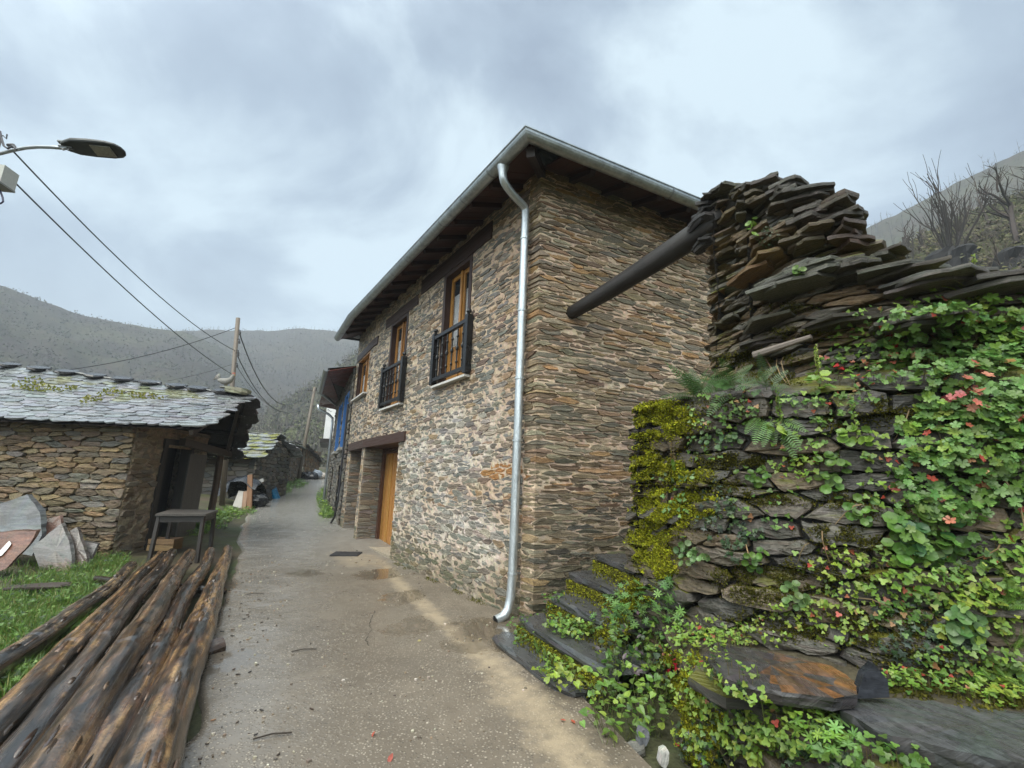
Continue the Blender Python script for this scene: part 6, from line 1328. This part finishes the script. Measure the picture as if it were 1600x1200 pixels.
def spike(name, label, u, v, top, bottomleaves=12, col=G_YEL, leafcol=G_BRI, w_=.02):
    p, n = hit(u, v)
    if p is None: return
    m = MB(); d = (p - EYE).dot(_F); h = (v - top) / FPX * d; b = p + n * .05; pts = [b + Vector((.015 * math.sin(i), 0, h * i / 8)) for i in range(9)]; tube(m, [p] + pts, [.005] * 3 + [.004 - .0003 * i for i in range(7)], 5, jc((.16, .15, .05), .1))
    for i in range(int(h * 260)):
        t = R.uniform(.12, 1) ; q = b + Vector((0, 0, h * t)); th = R.uniform(0, 6.28); o = Vector((math.cos(th), math.sin(th), -.5)); r = w_ * (1.2 - .8 * t); inst(m, T_OVAL, q + o * r * .7, Vector((math.sin(th), -math.cos(th), .3)), .013 * (1.25 - .6 * t), jc(R.choice(col), .2))
    for i in range(bottomleaves):
        th = R.uniform(0, 6.28); q = b + n * R.uniform(.01, .07) + Vector((math.cos(th) * .07, math.sin(th) * .05, R.uniform(-.05, .04))); inst(m, T_ROUND, q, leafn(n), R.uniform(.02, .035), jc(R.choice(leafcol), .2))
    return fin(m, name, label)
spike('pennywort_spike', 'tall yellow green pennywort spike standing on top of the wall at the right', 1532, 462, 378, 10)
spike('pennywort_spike', 'pennywort flower spike in front of the broken stick', 1287, 545, 466)
spike('pennywort_spike', 'pennywort flower spike below the stick, left of the red leaves', 1281, 610, 545)
spike('pennywort_spike', 'stout bright pennywort spike in the middle of the wall', 1342, 690, 622, 16, G_BRI)
spike('pennywort_spike', 'bright pennywort spike rising beside the hanging fern', 1222, 652, 592, 16, G_BRI)
spike('pennywort_spike', 'thin brownish pennywort spike on the bright moss', 1044, 725, 688, 6, [(.20, .14, .05)])
m = MB()
p, n = hit(1522, 465)
if p: blades(m, p + n * .02, n, 46, .10, .30, .005, [(.16, .20, .04), (.22, .22, .07), (.11, .17, .03)], .55)
fin(m, 'grass_tuft', 'yellowish grass tuft at the foot of the tall spike on the wall top', 'grass')
def fern(label, u, v, cnt, l0, l1, col, down=0., side=0., spread=.7):
    p, n = hit(u, v)
    if p is None: return
    m = MB()
    for _ in range(cnt):
        d = n * .7 + Vector((R.gauss(side, spread), R.gauss(0, spread * .5), R.gauss(.45 - down, .4))); frond(m, p + Vector((R.gauss(0, .03), R.gauss(0, .03), R.gauss(0, .02))), d, n, R.uniform(l0, l1), jc(col, .2))
    return fin(m, 'fern', label, 'fern')
fern('dark feathery fern bush at the foot of the broken corner, left part', 1095, 622, 16, .22, .36, (.06, .125, .035), side=-.25)
fern('dark green fern bush right of the feathery one, under the broken corner', 1150, 605, 14, .2, .34, (.07, .15, .04))
fern('light green hanging fern frond in the middle of the wall', 1205, 655, 7, .2, .32, (.10, .20, .05), down=.9, spread=.35)
fern('pale small fern right of the dark fern bushes', 1192, 605, 9, .14, .24, (.09, .17, .07), side=.3)
fern('young bright fern with upright fronds near the right edge', 1570, 950, 34, .07, .15, (.12, .24, .04))
fern('bright green fern like herb at the right edge above the big slab', 1585, 1010, 34, .07, .15, (.13, .24, .04))
fern('small fern tuft low on the right beside the ivy', 1545, 1040, 24, .06, .12, (.11, .21, .04))
clump('wall_plant', 'small pennywort plant high on the broken corner', 1175, 358, 9, 14, 12, 'rnd', .04, .07, G_BRI, .06)
clump('wall_plant', 'dark tufted spleenwort high on the broken corner', 1200, 372, 20, 14, 90, 'clo', .012, .022, G_DRK, .03)
clump('wall_plant', 'little rosette growing under the long grey stone of the corner', 1243, 425, 12, 5, 12, 'rnd', .03, .05, G_MID, .04)
clump('red_leaved_herb', 'bright red leaved herb above the middle of the wall', 1392, 545, 9, 8, 9, 'ger', .045, .065, [(.42, .02, .03)], .09)
clump('red_leaved_herb', 'orange pink cranesbill leaves amid the green mass', 1517, 603, 16, 9, 10, 'ger', .05, .07, [(.42, .12, .08), (.45, .2, .12)], .12)
clump('red_leaved_herb', 'orange pink leaf pair lower in the cranesbill mass', 1518, 642, 10, 8, 6, 'ger', .045, .06, [(.42, .14, .08)], .12)
clump('red_leaved_herb', 'dark pink leaves left of the orange ones in the cranesbill', 1478, 630, 14, 8, 8, 'ger', .045, .06, [(.30, .06, .06), (.4, .12, .12)], .12)
clump('red_leaved_herb', 'crimson leaves on the low wall beside the rusty slab', 1055, 1046, 14, 8, 10, 'clo', .03, .045, [(.42, .015, .03)], .06)
clump('red_leaved_herb', 'tiny red leaf pair on the middle left of the wall', 1310, 582, 8, 6, 5, 'clo', .04, .05, [(.40, .03, .03)], .06)
# tall weed clump between steps and low wall
gcell = combined(BV + [SLA, SLB, bpy.data.objects['ground'], ro_])
def gpatch(mb, kind, u, v, ru, rv, cnt, s0, s1, cols, h0, h1, spread=.05, red=0., stem=True, ho=0.):
    for _ in range(cnt):
        rr_ = math.sqrt(R.random()); th = R.uniform(0, 6.283); p, n = hit(u + ru * rr_ * math.cos(th), v + rv * rr_ * math.sin(th), gcell)
        if p is None: continue
        q = p + Vector((R.gauss(0, spread), R.gauss(0, spread), R.uniform(h0, h1))) + n * ho; inst(mb, KIND[kind], q, Vector((R.gauss(0, .45), R.gauss(-.25, .45), 1)), R.uniform(s0, s1) * .5, jc(R.choice(G_RED if R.random() < red else cols), .22, .1))
        if stem and R.random() < .35: tube(mb, [p, lerp(p, q, .6), q], [.003, .002, .0015], 3, (.09, .10, .03), cap=False)
m = MB(); gpatch(m, 'heart', 985, 1120, 60, 60, 300, .035, .06, G_MID + G_BRI, .02, .30); gpatch(m, 'heart', 1000, 1040, 50, 40, 190, .035, .06, G_MID + G_DRK, .02, .22); gpatch(m, 'oval', 990, 1080, 60, 60, 80, .04, .06, [(.06, .08, .05), (.10, .07, .08)], .1, .32); fin(m, 'dead_nettle', 'tall bushy dead nettle clump between the steps and the low wall', 'weed')
m = MB(); gpatch(m, 'div', 1010, 965, 60, 36, 170, .05, .09, G_BLU + [(.10, .20, .06)], .03, .2); gpatch(m, 'div', 965, 985, 30, 20, 40, .05, .08, G_BLU, .02, .15); fin(m, 'celandine', 'lobed blue green celandine beside the top of the steps', 'weed')
m = MB(); gpatch(m, 'heart', 880, 1075, 30, 18, 44, .035, .06, G_YEL, .02, .14); fin(m, 'weed', 'yellow green weed growing at the end of the lowest step', 'weed')
m = MB(); gpatch(m, 'clo', 850, 938, 26, 22, 200, .03, .05, G_MID + G_DRK, .0, .06); gpatch(m, 'clo', 900, 985, 44, 16, 240, .03, .05, G_BRI + G_MID, .0, .06, ho=.02); fin(m, 'herb', 'leafy herbs filling the riser of the third step', 'ground cover', kind='stuff')
m = MB(); gpatch(m, 'clo', 818, 985, 12, 24, 90, .025, .04, G_MID, .0, .06); gpatch(m, 'clo', 880, 1045, 30, 18, 120, .025, .04, G_BRI, .0, .06); gpatch(m, 'clo', 895, 880, 14, 10, 24, .03, .04, G_MID, .0, .05)
for u, v in ((845, 1020), (852, 1030), (838, 1012), (860, 1040)):
    p, n = hit(u, v, gcell)
    if p: blades(m, p, n, 16, .05, .13, .0025, G_MID, .6)
fin(m, 'herb', 'small herbs and grass in the riser of the second step', 'ground cover', kind='stuff')
# bright weed with heart shaped leaves in front of the rusty slab
def stalk(label, u, v, top, lean_, leaves, cols, s0, s1, name='weed'):
    p, n = hit(u, v, gcell); m = MB(); d = (p - EYE).dot(_F); h = (v - top) / FPX * d
    for k in range(3):
        pts = [p + Vector((.02 * k + lean_ * h * t * (k - 1), .02 * k - .03 * t, h * t * (1 - .18 * k))) for t in [i / 8 for i in range(9)]]; tube(m, pts, [.005 - .0004 * i for i in range(9)], 5, (.13, .17, .04))
        for i in range(1, 9):
            for _ in range(leaves):
                th = R.uniform(0, 6.28); t = i / 8; s = lerp(s1, s0 * .6, t) * R.uniform(.7, 1.1); o = Vector((math.cos(th), math.sin(th) - .3, .1)).normalized(); inst(m, T_HEART, pts[i] + o * s * .8, Vector((o.x * .4, o.y * .4 - .3, .8)), s * .5, jc(R.choice(cols), .18))
    return fin(m, name, label, 'weed')
stalk('bright yellow green weed with heart shaped leaves in front of the rusty slab', 1200, 1165, 1050, .12, 2, G_YEL + [(.15, .26, .03)], .035, .07)
stalk('second bright weed at the bottom edge left of the first', 1180, 1195, 1120, .2, 2, G_YEL, .035, .06)
m = MB(); gpatch(m, 'div', 1270, 1180, 50, 16, 50, .05, .09, G_BLU + G_BRI, .0, .1); fin(m, 'weed', 'lobed blue green weeds at the bottom edge below the pale rock', 'weed')
# dry stalks and runners on the wall
m = MB()
for u, v, du, dv in [(1270, 815, 30, 55), (1285, 830, 12, 50), (1345, 790, -40, 30), (1265, 850, -18, 28), (1590, 780, 10, 120), (1560, 740, 40, 80), (1420, 640, -25, 50), (1150, 860, 2, 45), (1165, 850, 6, 40), (1215, 560, 14, 40), (1225, 560, 10, 44), (1195, 560, 6, 30), (1340, 935, 60, 22), (1560, 850, -50, 30), (1450, 1062, 50, 2)]:
    p, n = hit(u, v); q, n2 = hit(min(1599, u + du), v + dv)
    if p and q and (p - q).length < 1: tube(m, [p + n * .01, lerp(p, q, .35) + n * .06, lerp(p, q, .7) + n * .05, q + n2 * .01], [.004, .0035, .003, .002], 4, jc((.24, .17, .09), .25))
fin(m, 'dry_stalks', 'dry brown stalks and runners on the dry stone wall', 'stalks', kind='stuff', mat=M_twig)
m = MB(); p, n = hit(1176, 543); q, n2 = hit(1266, 516)
if p and q: p = p + n * .07; q = q + n2 * .05; tube(m, [p, lerp(p, q, .5), q], [.032, .028, .018], 8, (.20, .165, .14), rough=.2)
fin(m, 'broken_stick', 'pale split stick wedged in the wall below the broken corner', 'stick', mat=M_wood)
# ---- verges: left bank, far lane sides, foot of the house
def verge(name, label, quads, cnt, blade, cols, leafcols, s=.05):
    m = MB()
    for (u, v, ru, rv), c in zip(quads, cnt):
        for _ in range(c):
            rr_ = math.sqrt(R.random()); th = R.uniform(0, 6.283); p, n = hit(u + ru * rr_ * math.cos(th), v + rv * rr_ * math.sin(th), GRB)
            if p is None or nz(p.x * 2.1, p.y * 2.1, 7) + .5 * nz(p.x * 6, p.y * 6, 2) < -.22: continue
            if R.random() < .6: blades(m, p, n, 3, blade * .5, blade * 1.2, blade * .02 + .0015, cols, .5)
            else: inst(m, T_CLOV if R.random() < .6 else T_DIV, p + Vector((0, 0, R.uniform(.0, blade * .8))), Vector((R.gauss(0, .4), R.gauss(-.2, .4), 1)), s * R.uniform(.6, 1.2), jc(R.choice(leafcols), .25))
    return fin(m, name, label, 'grass', kind='stuff')
verge('grass', 'bright grass and feathery herbs beside the leaning slabs and logs', [(60, 960, 70, 60), (20, 1000, 50, 60), (140, 900, 40, 28), (100, 930, 70, 40), (180, 880, 20, 12), (20, 1080, 30, 30), (95, 985, 50, 24), (35, 1050, 40, 30), (160, 960, 14, 20), (150, 1010, 24, 16), (60, 1075, 30, 14)], [2300, 2200, 1300, 1500, 260, 420, 800, 500, 160, 160, 160], .17, G_BRI[2:] + G_MID + [(.22, .22, .07)], G_BRI[2:] + G_MID + G_DRK, .022)
m = MB()
for _ in range(3000):
    y = R.uniform(.5, 8.3); x = px(LEFT, y) - R.uniform(1.3, 6)
    if nz(x * 1.1, y * 1.1, 7) < -.15: continue
    blades(m, Vector((x, y, ground(x, y))), Vector((0, 0, 1)), 3, .06, .18, .005, G_BRI[2:] + G_MID + [(.22, .22, .07)], .5)
fin(m, 'grass', 'open grass before the shed, left of the knotty log', 'grass', kind='stuff')
verge('grass', 'grass and nettles along the lane below the second shed', [(330, 815, 34, 14), (360, 806, 24, 7), (300, 828, 30, 10), (385, 800, 20, 5), (345, 800, 20, 6)], [500, 240, 260, 140, 160], .16, G_MID + G_BRI, G_MID + G_BRI, .05)
verge('grass', 'grass strip at the foot of the far ruins', [(450, 757, 30, 8), (435, 768, 20, 5), (430, 757, 14, 5)], [420, 160, 120], .32, G_MID, G_MID, .09)
verge('grass', 'weeds along the foot of the blue shuttered house', [(505, 780, 10, 16), (512, 803, 14, 8), (508, 770, 7, 9)], [260, 240, 120], .22, G_MID + G_BRI, G_MID + G_BRI, .06)
# climbing plant on the neighbour's wall end
# moss and weeds at the foot of the facade
m = MB()
for _ in range(700):
    u = R.uniform(.3, 4.3); p = HW(u, 0, R.uniform(.0, .10)); p.z = zroad(p.x, p.y)
    if nz(u * 2.2, 4) < .05: continue
    blades(m, p, Vector((0, 0, 1)), 2, .008, .03, .004, MOD, .6)
fin(m, 'moss', 'low moss line where the facade meets the lane', 'moss', kind='stuff', mat=M_mosst)
# mossy cushions on the shed roof
m = MB()
for _ in range(2600):
    s, t = R.uniform(.2, .97), R.uniform(.35, .98)
    if nz(s * 15, t * 4, 6) < .22: continue
    p = RP(s, t) + Vector((0, -.02, .06)); d = Vector((R.gauss(0, .5), R.gauss(-.3, .5), 1)).normalized(); q = d.orthogonal().normalized() * .022; m.add([p - q, p + q, p + d * .045], [(0, 1, 2)], jc(R.choice([(.20, .20, .03), (.15, .16, .03), (.24, .23, .06)]), .2))
fin(m, 'moss', 'yellow green moss patches on the shed roof slates', 'moss', kind='stuff', mat=M_mosst)
# ---- loose bits on the lane
m = MB()
for _ in range(900):
    y = R.uniform(2.2, 9) if R.random() < .8 else R.uniform(9, 16); t = R.random(); xl, xr = px(LEFT, y), px(RIGHT, y); x = lerp(xl + .1, xr - .05, t)
    if nz(x * 1.2, y * 1.2, 11) + (.25 if t < .25 or t > .9 else 0) < .12: continue
    s = R.uniform(.004, .012) * (1.6 if R.random() < .07 else 1); c = jc(R.choice([(.30, .26, .2), (.16, .13, .10), (.10, .085, .07), (.40, .36, .29), (.20, .15, .10)]), .2); slab(m, (x, y, zroad(x, y) + s * .25), (1, R.uniform(-1, 1), 0), (R.uniform(-1, 1), 1, 0), s * 2.4, s * 1.8, s, c, n=6, jag=.3, lam=1, sq=2)
tag(m.build('gravel', M_chaff), 'loose gravel scattered over the wet lane', 'gravel', kind='stuff')
m = MB()
for _ in range(130):
    y = R.uniform(2.2, 7.5); xl = px(LEFT, y); x = xl + abs(R.gauss(0, .4)) - .15
    s = R.uniform(.006, .026); th = R.uniform(0, 6.28); slab(m, (x, y, zroad(x, y) + .006), (math.cos(th), math.sin(th), .05), (-math.sin(th), math.cos(th), 0), s * 1.8, s * .6, .006, jc(R.choice([BARK, (.07, .05, .035), (.03, .025, .022), (.2, .12, .06)]), .3), n=7, jag=.3, lam=1, sq=2)
for u, v in ((395, 1158), (455, 1020), (385, 930)):
    p, n = hit(u, v, GRB)
    if p: tube(m, [p + Vector((0, 0, .01)), p + Vector((.08, .05, .015)), p + Vector((.18, .08, .01))], .005, 4, (.04, .03, .022))
tag(m.build('bark_chips', M_chaff), 'bark chips and twigs shed along the log side of the lane', 'bark chips', kind='stuff')
m = MB()
for u, v, k in [(583, 1150, 0), (610, 1188, 1), (880, 1128, 0), (895, 1130, 0), (750, 1000, 2), (870, 860, 2), (720, 965, 2), (655, 1003, 2)]:
    p, n = hit(u, v, gcell)
    if p: inst(m, T_OVAL, p + Vector((0, 0, .012)), Vector((R.gauss(0, .3), R.gauss(-.2, .3), 1)), R.uniform(.016, .026), jc([(.38, .09, .05), (.30, .06, .04), (.45, .36, .18)][k], .1))
tag(m.build('fallen_leaves', M_leaf), 'few red and tan fallen leaves lying on the lane', 'leaves', kind='stuff')
# crack in the concrete
m = MB()
for line in ([(585, 955), (578, 975), (580, 985), (572, 1000), (575, 1012)], [(312, 1112), (350, 1116), (385, 1112)]):
    pts = [hit(u, v, GRB)[0] for u, v in line]; q = []
    for a, b in zip(pts, pts[1:]):
        for k in range(6): q.append(lerp(a, b, k / 6) + Vector((R.uniform(-.012, .012), R.uniform(-.012, .012), .004)))
    for i in range(len(q) - 1):
        w_ = R.uniform(.001, .004); s = Vector((w_, w_ * .3, 0)); m.add([q[i] - s, q[i] + s, q[i + 1] + s, q[i + 1] - s], [(0, 1, 2, 3)], (.02, .017, .014))
o = m.build('lane_crack', M_chaff); o.parent = ro_
# ------------------------------------------------------------ mist in the valley
m = MB(); X, Y0, Y1_, Z0, Z1_ = 800, -320, 900, -30, 260
m.add([(-X, Y0, Z0), (X, Y0, Z0), (X, Y1_, Z0), (-X, Y1_, Z0), (-X, Y0, Z1_), (X, Y0, Z1_), (X, Y1_, Z1_), (-X, Y1_, Z1_)], [(3, 2, 1, 0), (4, 5, 6, 7), (0, 1, 5, 4), (1, 2, 6, 5), (2, 3, 7, 6), (3, 0, 4, 7)], (1, 1, 1))
hm = bpy.data.materials.new('mist'); hm.use_nodes = True; t = hm.node_tree; t.nodes.remove(t.nodes['Principled BSDF']); pv = N(t, 'ShaderNodeVolumePrincipled'); pv.inputs['Color'].default_value = (.80, .88, .95, 1); pv.inputs['Density'].default_value = .0010; pv.inputs['Anisotropy'].default_value = .0
L(t, pv.outputs[0], t.nodes['Material Output'].inputs['Volume'])
hz = m.build('haze', hm); hz['kind'] = 'stuff'
print('faces', sum(len(o.data.polygons) for o in S.objects if o.type == 'MESH'))
